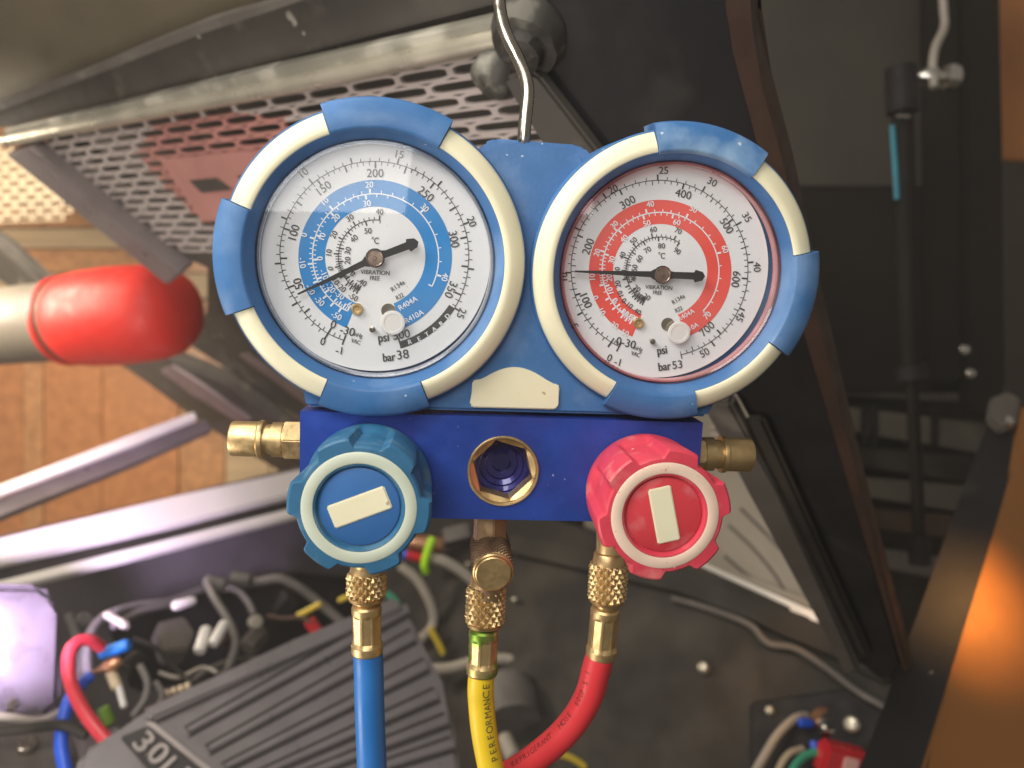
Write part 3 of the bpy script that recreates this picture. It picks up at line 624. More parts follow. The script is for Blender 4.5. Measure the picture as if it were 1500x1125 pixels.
# =================================================================== HOSES (screwed on, each a thing of its own)
def charging_hose(name, label, path, rad, kn, Mh, Mferr, txt=None, Mink=None, neck=None, phi=0):
    """kn = (px,py,z) top and bottom of knurled nut, then ferrule top and bottom; path = hose points"""
    pts = [TF.M @ tl(*p) for p in kn]
    A, B, Cc, Dd = pts
    t = thing(name, label, 'hose', Matrix.Translation(A), 'charging hoses on the manifold')
    M = axisM(A, B-A, FW); L = (B-A).length/mm
    Mi = M.inverted()
    bm = bmesh.new(); knurl(bm, 6.2, 0, L, 17, Matrix.Identity(4), 0.62, 12, 3.3)
    nut = link('knurled_nut', bm, M_brass, t, M, smooth=False)
    bm = bmesh.new(); cap_lathe(bm, [(r*mm, z*mm) for r, z in [(5.0, L-0.3), (5.9, L-0.1), (5.5, L+1.0), (3.7, L+1.6), (3.6, L+3.6)]], 40)
    cap_lathe(bm, [(4.6*mm, -3.5*mm), (5.0*mm, -3.0*mm), (5.3*mm, 0.2*mm)], 40)
    link('nut_collar', bm, M_brass, nut, M)
    M2 = axisM(Cc, Dd-Cc, FW); L2 = (Dd-Cc).length/mm
    bm = bmesh.new(); n = 96
    # crimped ferrule: round ends, eight pressed flats between
    prof = [(0, 3.6, 0), (0.5, 4.4, 0), (1.2, 4.75, 0), (2.6, 4.8, 0), (3.4, 4.7, 0.3), (4.0, 4.55, 1), (L2-4.2, 4.55, 1), (L2-3.5, 4.85, 0.3), (L2-2.8, 5.1, 0), (L2-0.5, 5.0, 0), (L2, 4.7, 0)]
    rings = []
    for z, r, k in prof:
        row = []
        for i in range(n):
            a = 2*math.pi*i/n; b = (math.degrees(a)+11) % 45-22.5
            fl = min(1.0, 0.945/math.cos(math.radians(b))) if abs(b) < 17 else 1.03
            row.append(bm.verts.new((r*mm*(1-k+k*fl)*math.sin(a), r*mm*(1-k+k*fl)*math.cos(a), z*mm)))
        rings.append(row)
    for P, Q in zip(rings, rings[1:]):
        for i in range(n):
            j = (i+1) % n; bm.faces.new((P[i], P[j], Q[j], Q[i]))
    bm.faces.new(rings[0][::-1]); bm.faces.new(rings[-1])
    link('ferrule', bm, Mferr, t, M2, angle=20)
    hp = [Dd+(Cc-Dd).normalized()*2*mm]+[TF.M @ tl(*p) for p in path]
    bm = bmesh.new(); C = tube(bm, hp, rad*mm, 32, 12)
    h = link('rubber_hose', bm, Mh, t, None, angle=60)
    if txt:
        s, start, size, sp, rev = txt
        T, Ns = frames_along(C); acc = [0]
        for a, b in zip(C, C[1:]): acc.append(acc[-1]+(b-a).length)
        tot = acc[-1]
        def frame_at(sv):
            sv = min(max(sv, 0), tot-1e-6); i = 0
            while i < len(acc)-2 and acc[i+1] < sv: i += 1
            f = (sv-acc[i])/(acc[i+1]-acc[i]); p = C[i].lerp(C[i+1], f); tt = (C[i+1]-C[i]).normalized()
            toc = (CAM-p); toc = (toc-tt*toc.dot(tt)).normalized(); return p, tt, toc
        bm = bmesh.new(); x0 = start
        for ch in s:
            if ch == ' ': x0 += sp*mm; continue
            V, Fc = text2d(ch); V = [(x*0.72/CAPH, y*0.72/CAPH) for x, y in V]
            t2 = bmesh.new(); vs = [t2.verts.new((x*size*mm*0.95, y*size*mm, 0)) for x, y in V]
            for f in Fc:
                try: t2.faces.new([vs[i] for i in f])
                except ValueError: pass
            for yy in (-0.3, -0.2, -0.1, 0, 0.1, 0.2, 0.3):
                bmesh.ops.bisect_plane(t2, geom=t2.verts[:]+t2.edges[:]+t2.faces[:], plane_co=(0, yy*size*mm, 0), plane_no=(0, 1, 0))
            mp = {}
            for v in t2.verts:
                sv = x0-v.co.x                                   # text reads upwards along the hose
                p, tt, toc = frame_at(sv); ph = phi+v.co.y/(rad*mm)
                side = tt.cross(toc)
                mp[v] = bm.verts.new(p+(toc*math.cos(ph)+side*math.sin(ph))*(rad+0.06)*mm)
            for f in t2.faces:
                try: bm.faces.new([mp[v] for v in f.verts])
                except ValueError: pass
            t2.free(); x0 += sp*mm
        link('hose_print', bm, Mink, h, None, smooth=False)
    return t
charging_hose('charging_hose', 'plain blue rubber hose below the teal knob', [(540, 975, -10), (541, 1020, -9), (543, 1080, -8), (546, 1150, -7), (550, 1250, -6)], 4.75,
              [(537, 838, -12), (536.5, 874, -11.5), (537, 884, -11), (538, 957, -10)], M_hoseb, M_brass)
charging_hose('charging_hose', 'yellow rubber hose with black print in the middle', [(704, 1005, -5), (705, 1030, -5), (709, 1070, -4), (717, 1115, -3), (728, 1165, -2), (745, 1240, -1)], 4.2,
              [(712.5, 858, -9), (710, 912, -8), (709, 920, -7.5), (706, 988, -5.5)], M_hosey, M_dye, ('ECNAMROFREP', 0.0042, 3.2, 2.42, True), M_hoseink, phi=-0.45)
charging_hose('charging_hose', 'red rubber hose with small print curving left below the red knob', [(872, 985, -11), (864, 1015, -11), (848, 1046, -11), (826, 1074, -11), (800, 1098, -12), (768, 1122, -13), (725, 1148, -14), (670, 1175, -15)], 4.75,
              [(892, 824, -11), (889, 877, -11), (887, 888, -11), (880, 962, -11)], M_hoser, M_brass, ('I.S.P006  ESOH  TNAREGIRFER', 0.0068, 2.6, 1.72, True), M_hoseinkr, phi=0.55)
# =================================================================== THE OPEN ENGINE BAY BEHIND
M_dark = mat('black_paint', (0.013, 0.012, 0.013), 0.6, spec=0.25, var=0.25, vscale=30, bump=0.15, bscale=200, dirt=(0.045, 0.04, 0.034), dscale=22, damt=0.5, speck=(0.4, 0.38, 0.33), sscale=90, sth=0.76)
M_bay_lit = mat('bay_lit', (0.115, 0.105, 0.11), 0.5, var=0.3, vscale=10, bump=0.2, bscale=90)  # lighter version of the bay black, missing light put into its colour
M_bay = mat('bay_black', (0.024, 0.021, 0.017), 0.62, spec=0.3, var=0.35, vscale=14, bump=0.3, bscale=90, dirt=(0.075, 0.062, 0.046), dscale=12, damt=0.55, dlo=0.5, dhi=0.7)
M_frame = mat('frame_grey', (0.10, 0.088, 0.075), 0.45, var=0.2, vscale=25, bump=0.2, bscale=150, dirt=(0.26, 0.23, 0.19), dscale=30, damt=0.5)
M_olive = mat('olive_panel', (0.10, 0.08, 0.046), 0.6, var=0.18, vscale=9, bump=0.1, bscale=80, dirt=(0.06, 0.045, 0.03), dscale=10, damt=0.5)
M_chan = mat('dusty_channel', (0.060, 0.052, 0.043), 0.55, var=0.25, vscale=20, bump=0.25, bscale=120, dirt=(0.20, 0.175, 0.13), dscale=26, damt=0.5, speck=(0.5, 0.47, 0.40), sscale=70, sth=0.72)
M_alu = mat('worn_aluminium', (0.52, 0.48, 0.38), 0.36, 0.6, var=0.18, vscale=20, bump=0.2, bscale=120, dirt=(0.42, 0.19, 0.06), dscale=16, damt=0.8, dlo=0.66, dhi=0.72, rvar=0.15)
M_strip = mat('scuffed_strip', (0.30, 0.285, 0.235), 0.4, 0.3, var=0.2, vscale=20, bump=0.2, bscale=120, dirt=(0.62, 0.59, 0.50), dscale=22, damt=0.8, dlo=0.52, dhi=0.62, speck=(0.45, 0.18, 0.05), sscale=18, sth=0.74)
M_rail = mat('satin_rail', (0.80, 0.76, 0.70), 0.4, 0.0, var=0.08, vscale=15)
M_strut = mat('strut_grey', (0.24, 0.20, 0.20), 0.35, 0.4, var=0.15, vscale=20)
M_mesh = mat('mesh_grey', (0.50, 0.43, 0.40), 0.42, 0.1, var=0.12, vscale=12)
M_meshred = mat('dull_red', (0.46, 0.21, 0.18), 0.45, var=0.15, vscale=20)  # red tone for the badge and the mesh faces around it
M_rust = mat('rusty_edge', (0.052, 0.024, 0.013), 0.6, var=0.3, vscale=40, bump=0.3, bscale=200, dirt=(0.06, 0.03, 0.015), dscale=60, damt=0.6)
M_lump = mat('dusty_rubber', (0.085, 0.08, 0.068), 0.85, var=0.35, vscale=45, bump=0.8, bscale=160, dirt=(0.36, 0.35, 0.29), dscale=60, damt=0.7, dlo=0.5, dhi=0.62)
M_wood = mat('orange_wood', (0.44, 0.185, 0.068), 0.35, var=0.16, vscale=5, stretch=(9, 9, 0.6), dirt=(0.25, 0.08, 0.03), dscale=4, damt=0.3, dlo=0.5, dhi=0.7)
M_wood2 = mat('tan_wood', (0.46, 0.225, 0.095), 0.35, var=0.22, vscale=5, stretch=(9, 9, 1.0), dirt=(0.25, 0.11, 0.04), dscale=4, damt=0.5, dlo=0.5, dhi=0.7)
M_wood3 = mat('pale_wood', (0.46, 0.33, 0.19), 0.5, var=0.16, vscale=5, stretch=(1.0, 9, 9))
M_cap = mat('red_gloss', (0.78, 0.035, 0.025), 0.48, var=0.05, dirt=(0.8, 0.35, 0.25), dscale=18, damt=0.5, dlo=0.64, dhi=0.75)
M_brown = mat('brown_groove', (0.16, 0.075, 0.045), 0.6)
M_drum = mat('pale_drum', (0.19, 0.165, 0.13), 0.5, var=0.1, vscale=12)
M_ventm = mat('cream_vent', (0.62, 0.50, 0.34), 0.5, var=0.06)
M_orange = mat('orange_reflection', (0.36, 0.15, 0.04), 0.42, 0.35, var=0.25, vscale=4, stretch=(1, 1, 0.35), rvar=0.2, bump=0.25, bscale=60, dirt=(0.10, 0.05, 0.02), dscale=9, damt=0.6, dlo=0.5, dhi=0.68)  # orange reflected in the steel wing, put into the base colour
M_cover = mat('cover_grey', (0.235, 0.215, 0.222), 0.36, 0.35, var=0.08, vscale=25, bump=0.08, bscale=400)
M_coverd = mat('rib_shade', (0.035, 0.032, 0.033), 0.5)  # dark tone for painted rib-edge shading, also the badge plate
M_letter = mat('cast_letters', (0.42, 0.38, 0.36), 0.4, 0.5)
M_con = mat('conduit_grey', (0.13, 0.12, 0.11), 0.5, var=0.2, vscale=60, bump=0.4, bscale=260)
M_lgrey = mat('cable_grey', (0.40, 0.36, 0.30), 0.45, var=0.1)
M_wred = mat('cable_red', (0.60, 0.04, 0.06), 0.35, var=0.1)
M_wblue = mat('cable_blue', (0.02, 0.10, 0.65), 0.35, var=0.1)
M_cblue = mat('crimp_blue', (0.01, 0.22, 0.80), 0.35)
M_wyel = mat('wire_yellow', (0.70, 0.52, 0.05), 0.4)
M_wgrn = mat('wire_green', (0.05, 0.34, 0.20), 0.4)
M_lime = mat('zip_tie_lime', (0.45, 0.85, 0.03), 0.4)
M_wht = mat('white_plastic', (0.70, 0.68, 0.64), 0.4)
M_grn = mat('leaf_green', (0.16, 0.30, 0.03), 0.5)
M_copper = mat('copper', (0.62, 0.33, 0.19), 0.35, 0.85)
M_chrome = mat('chrome', (0.75, 0.73, 0.68), 0.15, 1.0)
M_paneld = mat('dim_slat', (0.10, 0.088, 0.065), 0.6)
M_panel = mat('grey_ribbed', (0.27, 0.24, 0.195), 0.6, var=0.08, vscale=20, bump=0.3, bscale=900)
M_teal = mat('teal_tape', (0.04, 0.24, 0.33), 0.5)
M_redcap = mat('terminal_red', (0.65, 0.02, 0.03), 0.2, coat=0.6)
M_wall = mat('night_wall', (0.05, 0.038, 0.026), 0.8, var=0.3, vscale=3)
M_floorm = mat('workshop_concrete', (0.16, 0.145, 0.125), 0.7, var=0.2, vscale=4)

LID = Frame(at(770, 130, 0.34), -ray(-770, 349), -ray(-770, 349).cross(ray(1700, 2200)) if ray(-770, 349).cross(ray(1700, 2200)).dot(FW) > 0 else ray(-770, 349).cross(ray(1700, 2200)))
def empty_at(name, label, cat, p, group=None): return thing(name, label, cat, Matrix.Translation(p), group)
def part(name, fr, pix, z0, z1, m, parent, bev=1.0, label=None, seg=2):
    return link(name, slab(fr, pix, z0*mm, z1*mm, bev*mm, seg), m, parent, fr.M, label=label)
def perforated(bm, fr, pu, pv, sw, sh, clip, th, u0, u1, v0, v1, n=20, ex=4.0):
    """sheet with staggered slots: every cell a ring of faces round its slot, plus the slot's wall"""
    def inside(x, y):
        c = False
        for (x1, y1), (x2, y2) in zip(clip, clip[1:]+clip[:1]):
            if (y1 > y) != (y2 > y) and x < (x2-x1)*(y-y1)/(y2-y1)+x1: c = not c
        return c
    pr = []
    for k in range(n):
        a = 2*math.pi*k/n; ca, sa = math.cos(a), math.sin(a)
        q = (abs(ca)**ex+abs(sa)**ex)**(-1/ex); t = 1/max(abs(ca), abs(sa))
        pr.append(((ca*q*sw/2, sa*q*sh/2), (ca*t*pu/2, sa*t*pv/2)))
    j = 0; v = v0
    while v <= v1:
        u = u0+(pu/2 if j % 2 else 0)
        while u <= u1:
            if inside(u, v):
                A = [bm.verts.new((u+a[0], v+a[1], 0)) for a, b in pr]; B = [bm.verts.new((u+b[0], v+b[1], 0)) for a, b in pr]; D = [bm.verts.new((u+a[0], v+a[1], -th)) for a, b in pr]
                for k in range(n):
                    l = (k+1) % n; bm.faces.new((A[k], A[l], B[l], B[k])); bm.faces.new((A[l], A[k], D[k], D[l]))
            u += pu
        v += pv; j += 1

# ---- the raised engine lid, seen from below
lid = empty_at('raised_hood', 'raised black hood with a slotted mesh panel and worn aluminium rail', 'hood', at(780, 40, 0.35))
part('lid_skin', LID, [(-160, 60), (300, -120), (780, -120), (800, 60), (960, 446), (330, 446), (40, 258)], -62, -56, M_chan, lid)
pv = abs(LID.hit(690, 172).y-LID.hit(690, 150).y)
clip = [tuple(LID.hit(x, y)[:2]) for x, y in [(50, 205), (400, 128), (720, 60), (770, 95), (880, 240), (900, 420), (345, 420), (335, 374), (262, 372)]]
xs = [p[0] for p in clip]; ys = [p[1] for p in clip]
bm = bmesh.new(); perforated(bm, LID, 0.034, pv, 0.0300, pv*0.61, clip, 0.002, min(xs), max(xs), min(ys), max(ys), 20, 5.0)
redzone = [tuple(LID.hit(x, y)[:2]) for x, y in [(200, 225), (225, 185), (330, 165), (420, 170), (470, 300), (300, 330), (232, 262)]]  # mesh faces inside this outline take the red tone
def in_poly(p, x, y):
    c = False
    for (x1, y1), (x2, y2) in zip(p, p[1:]+p[:1]):
        if (y1 > y) != (y2 > y) and x < (x2-x1)*(y-y1)/(y2-y1)+x1: c = not c
    return c
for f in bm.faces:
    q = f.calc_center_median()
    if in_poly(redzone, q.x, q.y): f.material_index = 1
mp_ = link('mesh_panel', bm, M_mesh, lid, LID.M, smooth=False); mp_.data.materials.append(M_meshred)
part('red_badge', LID, [(238, 232), (330, 222), (470, 212), (480, 300), (300, 322), (262, 268)], 1.0, 2.6, M_meshred, lid, 0.5)
part('badge_letter', LID, [(282, 261), (322, 257), (345, 274), (300, 279)], 2.7, 3.4, M_chan, lid, 0.2)
part('badge_letter', LID, [(352, 254), (392, 250), (412, 268), (372, 272)], 2.7, 3.4, M_chan, lid, 0.2)
part('inner_panel', LID, [(-260, -260), (720, -260), (600, -40), (380, 12), (292, 42), (0, 158), (-260, 240)], -30, -24, M_olive, lid)
part('edge_flange', LID, [(-120, 190), (0, 148), (120, 105), (225, 60), (293, 33), (400, 2), (560, -50), (560, -38), (400, 14), (300, 47), (0, 162), (-120, 205)], -10, 2, M_frame, lid)
part('edge_channel', LID, [(-120, 205), (0, 160), (300, 46), (400, 13), (560, -40), (740, -100), (780, -60), (745, 20), (400, 98), (160, 157), (8, 192), (-120, 222)], -26, -12, M_chan, lid, 2)
part('aluminium_rail', LID, [(8, 188), (160, 155), (400, 97), (745, 18), (750, 50), (400, 126), (160, 180), (8, 208)], -6, 3, M_strip, lid, 1.5)
bm = bmesh.new(); tube(bm, [LID.hit(x, y, 4*mm) for x, y in [(8, 207), (160, 176), (400, 130), (735, 57)]], 4.6*mm, 12, 6)
link('rail_lip', bm, M_alu, lid, LID.M)
part('cross_strut', LID, [(28, 214), (62, 206), (282, 388), (262, 404)], -4, 14, M_strut, lid, 2)
part('strut_flange', LID, [(60, 205), (88, 205), (330, 372), (320, 405), (282, 388)], -14, -2, M_chan, lid, 2)
part('flat_bar', LID, [(758, 96), (792, 80), (812, 90), (930, 245), (960, 330), (900, 330)], 7, 14, M_chan, lid, 1.5)
LID2 = Frame(LID.o-LID.z*0.075, LID.x, LID.z)
part('lower_beam', LID2, [(-90, 300), (0, 360), (60, 418), (250, 530), (330, 560), (440, 640), (462, 705), (416, 696), (294, 621), (217, 560), (20, 425), (-90, 345)], -20, 0, M_chan, lid, 4, label='dark sloping beam behind the red canister')
part('beam_lip', LID2, [(255, 532), (300, 560), (372, 612), (352, 616), (285, 575), (238, 540)], 0.5, 5, M_strut, lid, 1.5)
part('corner_gusset', LID2, [(282, 392), (350, 395), (470, 560), (470, 660), (330, 562), (262, 520), (290, 470)], -30, -18, M_chan, lid, 3)
part('gusset_lip', LID2, [(338, 530), (350, 528), (450, 596), (450, 612)], -17, -12, M_strut, lid, 1.5)
part('side_panel', LID, [(785, -160), (1072, -160), (1072, 0), (1085, 60), (1112, 160), (1150, 300), (1190, 480), (1250, 700), (1330, 985), (1292, 985), (1255, 955), (1180, 740), (1090, 575), (920, 300), (800, 100)], -4, 6, M_dark, lid, 2)
part('rusty_flange', LID, [(1073, -160), (1106, -160), (1108, 20), (1126, 110), (1158, 230), (1194, 400), (1260, 680), (1340, 985), (1331, 985), (1251, 700), (1185, 470), (1145, 300), (1110, 160), (1084, 60), (1073, 0)], -3, 8, M_rust, lid, 1)
part('inner_flange', LID, [(1040, 560), (1085, 560), (1150, 690), (1268, 952), (1246, 958), (1110, 690)], 7, 16, M_frame, lid, 2)
part('inner_flange', LID, [(1100, 590), (1128, 590), (1280, 935), (1268, 948)], 7, 12, M_bay, lid, 2)
bm = bmesh.new()
Mb = LID.M @ Matrix.Translation(LID.hit(735, 95, 4*mm)) @ Matrix.Rotation(math.radians(24), 4, 'X') @ Matrix.Rotation(math.radians(-16), 4, 'Y')
cap_lathe(bm, [(r*mm, z*mm) for r, z in [(7, -8), (9.3, -3), (10.2, 1), (10.4, 5), (10.1, 8), (9.3, 10.5), (8, 12), (6, 12.7), (3, 13)]], 40)
for v in bm.verts: v.co += Vector((random.uniform(-1, 1), random.uniform(-1, 1), random.uniform(-1, 1)))*0.35*mm
link('rubber_bumper', bm, M_lump, lid, Mb)
bm = bmesh.new(); cap_lathe(bm, [(r*mm, z*mm) for r, z in [(17, -10), (17, 6), (14, 11), (9, 12), (8.5, 16), (5, 17)]], 26)
for v in bm.verts: v.co += Vector((random.uniform(-1, 1), random.uniform(-1, 1), random.uniform(-1, 1)))*0.5*mm
Mb2 = LID.M @ Matrix.Translation(LID.hit(782, 42, 2*mm)) @ Matrix.Rotation(math.radians(18), 4, 'X')
link('latch_boss', bm, mat('latch_black', (0.04, 0.036, 0.03), 0.7, var=0.4, vscale=50, bump=0.8, bscale=160, dirt=(0.17, 0.16, 0.13), dscale=55, damt=0.7, dlo=0.56, dhi=0.64), lid, Mb2)
for x, y in ((720, 185), (1250, 880)): pass

# ---- hazy left background: boarded wall, pale vent, red cap on its drum
WL = Frame(at(200, 560, 1.55), RT, -FW)
wallt = empty_at('board_wall', 'orange brown boarded wall seen through the lid opening on the left', 'wall', at(200, 900, 1.57))
def plank(pix, m, z=0):
    part('plank', WL, pix, -12+z, z, m, wallt, 1.5)
edges = [-160, -40, 34, 64, 150, 262, 330, 395, 470, 560, 660, 760]
for k, (x0, x1) in enumerate(zip(edges, edges[1:])):
    plank([(x0+0.5, 440), (x1-0.5, 440), (x1-0.5, 1010), (x0+0.5, 1010)], [M_wood, M_wood, M_wood2, M_wood][k % 4] if x0 < 262 else M_wood3 if x0 > 280 and x0 < 480 else M_wood2, random.uniform(-2, 2))
for k, (y0, y1) in enumerate(((150, 226), (226, 300), (300, 334), (334, 364), (364, 400), (400, 438))):
    plank([(-160, y0+1), (760, y0+1), (760, y1-1), (-160, y1-1)], M_wood3 if k % 2 else M_wood2, random.uniform(-2, 2))
VF = Frame(at(50, 270, 1.25), at(100, 266, 1.25)-at(0, 270, 1.25), -FW)
clip = [tuple(VF.hit(x, y)[:2]) for x, y in [(-120, 205), (20, 212), (102, 280), (102, 328), (-120, 336)]]
bm = bmesh.new(); xs = [p[0] for p in clip]; ys = [p[1] for p in clip]
perforated(bm, VF, 0.0265, 0.0115, 0.020, 0.0068, clip, 0.004, min(xs), max(xs), min(ys), max(ys), 16, 2.5)
o = link('vent_screen', bm, M_ventm, None, VF.M, smooth=False); solo(o, 'cream perforated vent screen at the far left above the red canister', 'vent')
capt = empty_at('red_canister', 'big glossy red rounded canister with a brown groove and pale drum end', 'canister', at(170, 530, 0.95))
A, B = at(-40, 482, .86), at(292, 452, 0.77); Mc = axisM(A, B-A, (0, 0, 1)); Lc = (B-A).length
KS = 0.82
def fx(px): return (112+(px-48)*0.66+40)/332*Lc
bm = bmesh.new(); cap_lathe(bm, [(0.0452, fx(58)), (0.0484, fx(66)), (0.0504, fx(95)), (0.0513, fx(140)), (0.0504, fx(190)), (0.0484, fx(235)), (0.0448, fx(262)), (0.0379, fx(280)), (0.0283, fx(289)), (0.0121, fx(294))], 56)
link('red_shell', bm, M_cap, capt, Mc)
bm = bmesh.new(); cap_lathe(bm, [(0.0465, fx(48)), (0.0465, fx(60))], 56); link('groove_band', bm, M_brown, capt, Mc)
bm = bmesh.new(); cap_lathe(bm, [(0.0456, fx(38)), (0.0484, fx(41)), (0.0484, fx(48)), (0.0465, fx(50))], 56); link('rim_band', bm, M_cap, capt, Mc)
bm = bmesh.new(); cap_lathe(bm, [(0.0420, fx(-150)), (0.0427, fx(10)), (0.0444, fx(40))], 56); link('drum', bm, M_drum, capt, Mc)

# ---- body edge: rails under the lid opening and the two bulkheads
BL = plane3((430, 705, .92), (0, 805, .68), (0, 1000, .60))
body = empty_at('engine_bay', 'black painted engine bay bulkheads with pale trim rails', 'engine bay', at(740, 1100, 0.9))
part('trim_rail', BL, [(-80, 812), (-80, 850), (250, 776), (445, 726), (445, 690), (250, 735)], -4, 8, M_rail, body, 3)
part('seal_strip', BL, [(-80, 850), (-80, 874), (445, 742), (445, 727)], -6, 0, M_bay, body, 1)
part('trim_rail', BL, [(-80, 874), (-80, 890), (250, 806), (440, 758), (440, 743)], -4, 5, M_rail, body, 2)
BL2 = plane3((430, 755, .95), (0, 885, .73), (0, 1050, .75))
part('bulkhead', BL2, [(-160, 893), (440, 756), (760, 690), (760, 1010), (300, 1250), (-160, 1300)], -14, -5, M_bay_lit, body, 2)
part('bulkhead_rib', BL, [(-80, 800), (445, 680), (445, 690), (-80, 812)], -8, -2, M_strut, body, 1)
BA = plane3((292, 615, .98), (-60, 757, .80), (-60, 700, .82))
bar = empty_at('window_bar', 'slim silver bar crossing the opening in front of the boards', 'bar', at(100, 720, .85))
part('bar_face', BA, [(-80, 744), (-80, 762), (200, 654), (288, 618), (284, 606), (200, 638)], 0, 8, M_rail, bar, 2)
part('bar_base', BA, [(-80, 762), (-80, 790), (200, 676), (312, 628), (300, 612)], -14, 0, M_strut, bar, 2)
FR = plane3((700, 770, .92), (1330, 1000, .62), (1000, 1125, .66))
part('bulkhead', FR, [(560, 700), (760, 745), (1010, 822), (1235, 925), (1350, 995), (1330, 1220), (500, 1300), (520, 800)], -12, 0, M_bay, body, 2)
part('bulkhead_step', FR, [(640, 755), (1010, 845), (1235, 925), (1318, 985), (1300, 1005), (1215, 962), (1150, 935), (1100, 910), (1000, 868), (640, 790)], 0.5, 9, M_bay, body, 3)
bm = bmesh.new(); tube(bm, [FR.hit(x, y, 6*mm) for x, y in [(985, 876), (1040, 892), (1098, 915), (1125, 942), (1165, 950), (1210, 978), (1255, 1012), (1296, 1036)]], 3.2*mm, 10, 8)
link('pressed_ridge', bm, M_frame, body, FR.M)
part('kick_panel', FR, [(1100, 1030), (1240, 1010), (1305, 1050), (1270, 1200), (1100, 1200)], 0.5, 4, M_dark, body, 2)
for x, y, r in ((1033, 981, 5.2), (1130, 1044, 4), (1250, 1064, 6.5), (690, 830, 3), (758, 882, 3)):
    bm = bmesh.new(); p = FR.hit(x, y, 0); cap_lathe(bm, [(r*mm, 0), (r*mm, 4*mm), (r*0.7*mm, 6.5*mm), (r*0.3*mm, 7*mm)], 16, Matrix.Translation(p+Vector((0, 0, 0.003))))
    link('stud', bm, M_alu, body, FR.M)
# right rear window panel with its pale trim, behind the lid frame
RW = plane3((1030, 830, .80), (1235, 905, .66), (1060, 590, .86))
win = empty_at('rear_panel', 'pale grey ribbed panel with a light trim strip under the red knob', 'panel', at(1120, 880, .74))
part('panel_sheet', RW, [(850, 480), (1080, 560), (1300, 960), (1230, 906), (1030, 832), (850, 770)], -12, -6, M_panel, win, 1)
for pts in ([(1068, 770), (1100, 800), (1130, 835), (1150, 866)], [(1085, 745), (1125, 785), (1165, 830), (1195, 885)], [(1062, 815), (1085, 835), (1100, 846)]):
    bm = bmesh.new(); tube(bm, [RW.hit(x, y, -6*mm) for x, y in pts], 1.6*mm, 8, 6); link('panel_groove', bm, M_frame, win, RW.M)
part('trim_strip', RW, [(1028, 832), (1034, 826), (1130, 868), (1222, 908), (1216, 920), (1120, 884), (1028, 845)], 0, 6, M_rail, win, 1.5)
part('trim_gasket', RW, [(1000, 806), (1230, 896), (1226, 908), (1034, 826), (1000, 812)], -6, 1, M_panel, win, 1)
for k in range(4):
    y = 610+k*11
    part('vent_slat', RW, [(1038, y), (1100, y+6), (1104, y+11), (1038, y+5)], -5.5, -2, M_mesh, win, 0.4)

# ---- right side: dark inner quarter, window slats, bracket, orange wing
RQ = Frame(at(1260, 300, 0.95), RT, -FW-RT*0.15)
M_q = mat('quarter_olive', (0.040, 0.034, 0.024), 0.6, var=0.2, vscale=9)
M_q2 = mat('quarter_black', (0.010, 0.009, 0.007), 0.7, spec=0.2, var=0.3, vscale=9)
part('quarter_panel', RQ, [(1000, -200), (1440, -200), (1440, 272), (1000, 272)], -12, -3, M_q, body, 2)
part('quarter_lower', RQ, [(1000, 272), (1445, 272), (1450, 575), (1000, 575)], -18, -9, M_q2, body, 2)
slw = empty_at('slatted_window', 'grey slatted window low behind the gas strut', 'window', at(1330, 780, 1.0))
for k, (a, b, c_, d, m) in enumerate(((548, 575, 592, 576, M_frame), (588, 640, 668, 622, M_paneld), (650, 690, 716, 672, M_bay), (694, 735, 760, 716, M_paneld), (740, 780, 800, 765, M_rust), (790, 850, 870, 810, M_frame))):
    part('slat', RQ, [(1180, a), (1455, b-18), (1455, c_), (1180, d)], -30+k, -18+k, m, slw, 2)
for x in (1272, 1286, 1376): part('mullion', RQ, [(x-5, 592), (x+5, 594), (x+5, 658), (x-5, 656)], -17, -12, M_dark, slw, 1)
part('backing', RQ, [(1100, 530), (1500, 530), (1500, 1000), (1100, 1000)], -60, -50, M_bay, slw, 2)
part('pillar', RQ, [(1395, -200), (1446, -200), (1450, 200), (1454, 560), (1446, 620), (1400, 600)], 4, 30, M_q2, body, 4)
part('pillar', RQ, [(1340, -200), (1394, -200), (1400, 560), (1350, 560)], 5, 22, M_q2, body, 3)
OW = Frame(at(1490, 130, 1.15), RT-FW*0.3, -FW-RT*0.5)
o = link('orange_wall', slab(OW, [(1440, -200), (1700, -200), (1700, 245), (1440, 232)], -12*mm, 0, 0.002), mat('orange_panel', (0.55, 0.22, 0.06), 0.45, var=0.2, vscale=6), None, OW.M); solo(o, 'orange brown panel at the top right corner', 'panel')
# wing of the car: black edge, face coloured with its orange reflection
SB = plane3((1460, 640, .62), (1290, 1125, .45), (1380, 640, .63))
wing = empty_at('car_wing', 'orange lit car wing with a thick black edge at the right', 'wing', at(1380, 1120, .46))
part('wing_edge', SB, [(1452, 605), (1492, 600), (1494, 640), (1478, 700), (1440, 830), (1392, 985), (1345, 1180), (1238, 1180), (1300, 1020), (1345, 900), (1395, 760)], -14, 6, M_dark, wing, 4)
OR = plane3((1500, 650, .60), (1345, 1125, .44), (1700, 1125, .47))
part('wing_face', OR, [(1494, 592), (1800, 520), (1800, 1250), (1318, 1250), (1350, 1125), (1395, 985), (1442, 830), (1480, 700)], -10, -3, M_orange, wing, 5)
part('hinge_plate', SB, [(1445, 600), (1470, 590), (1490, 600), (1484, 640), (1460, 648), (1440, 630)], 6, 14, M_frame, wing, 2)
bm = bmesh.new(); p = SB.hit(1470, 638, 0); cap_lathe(bm, [(4*mm, 13*mm), (4*mm, 17*mm), (2.5*mm, 19*mm)], 14, Matrix.Translation(p)); link('bolt', bm, M_chrome, wing, SB.M)

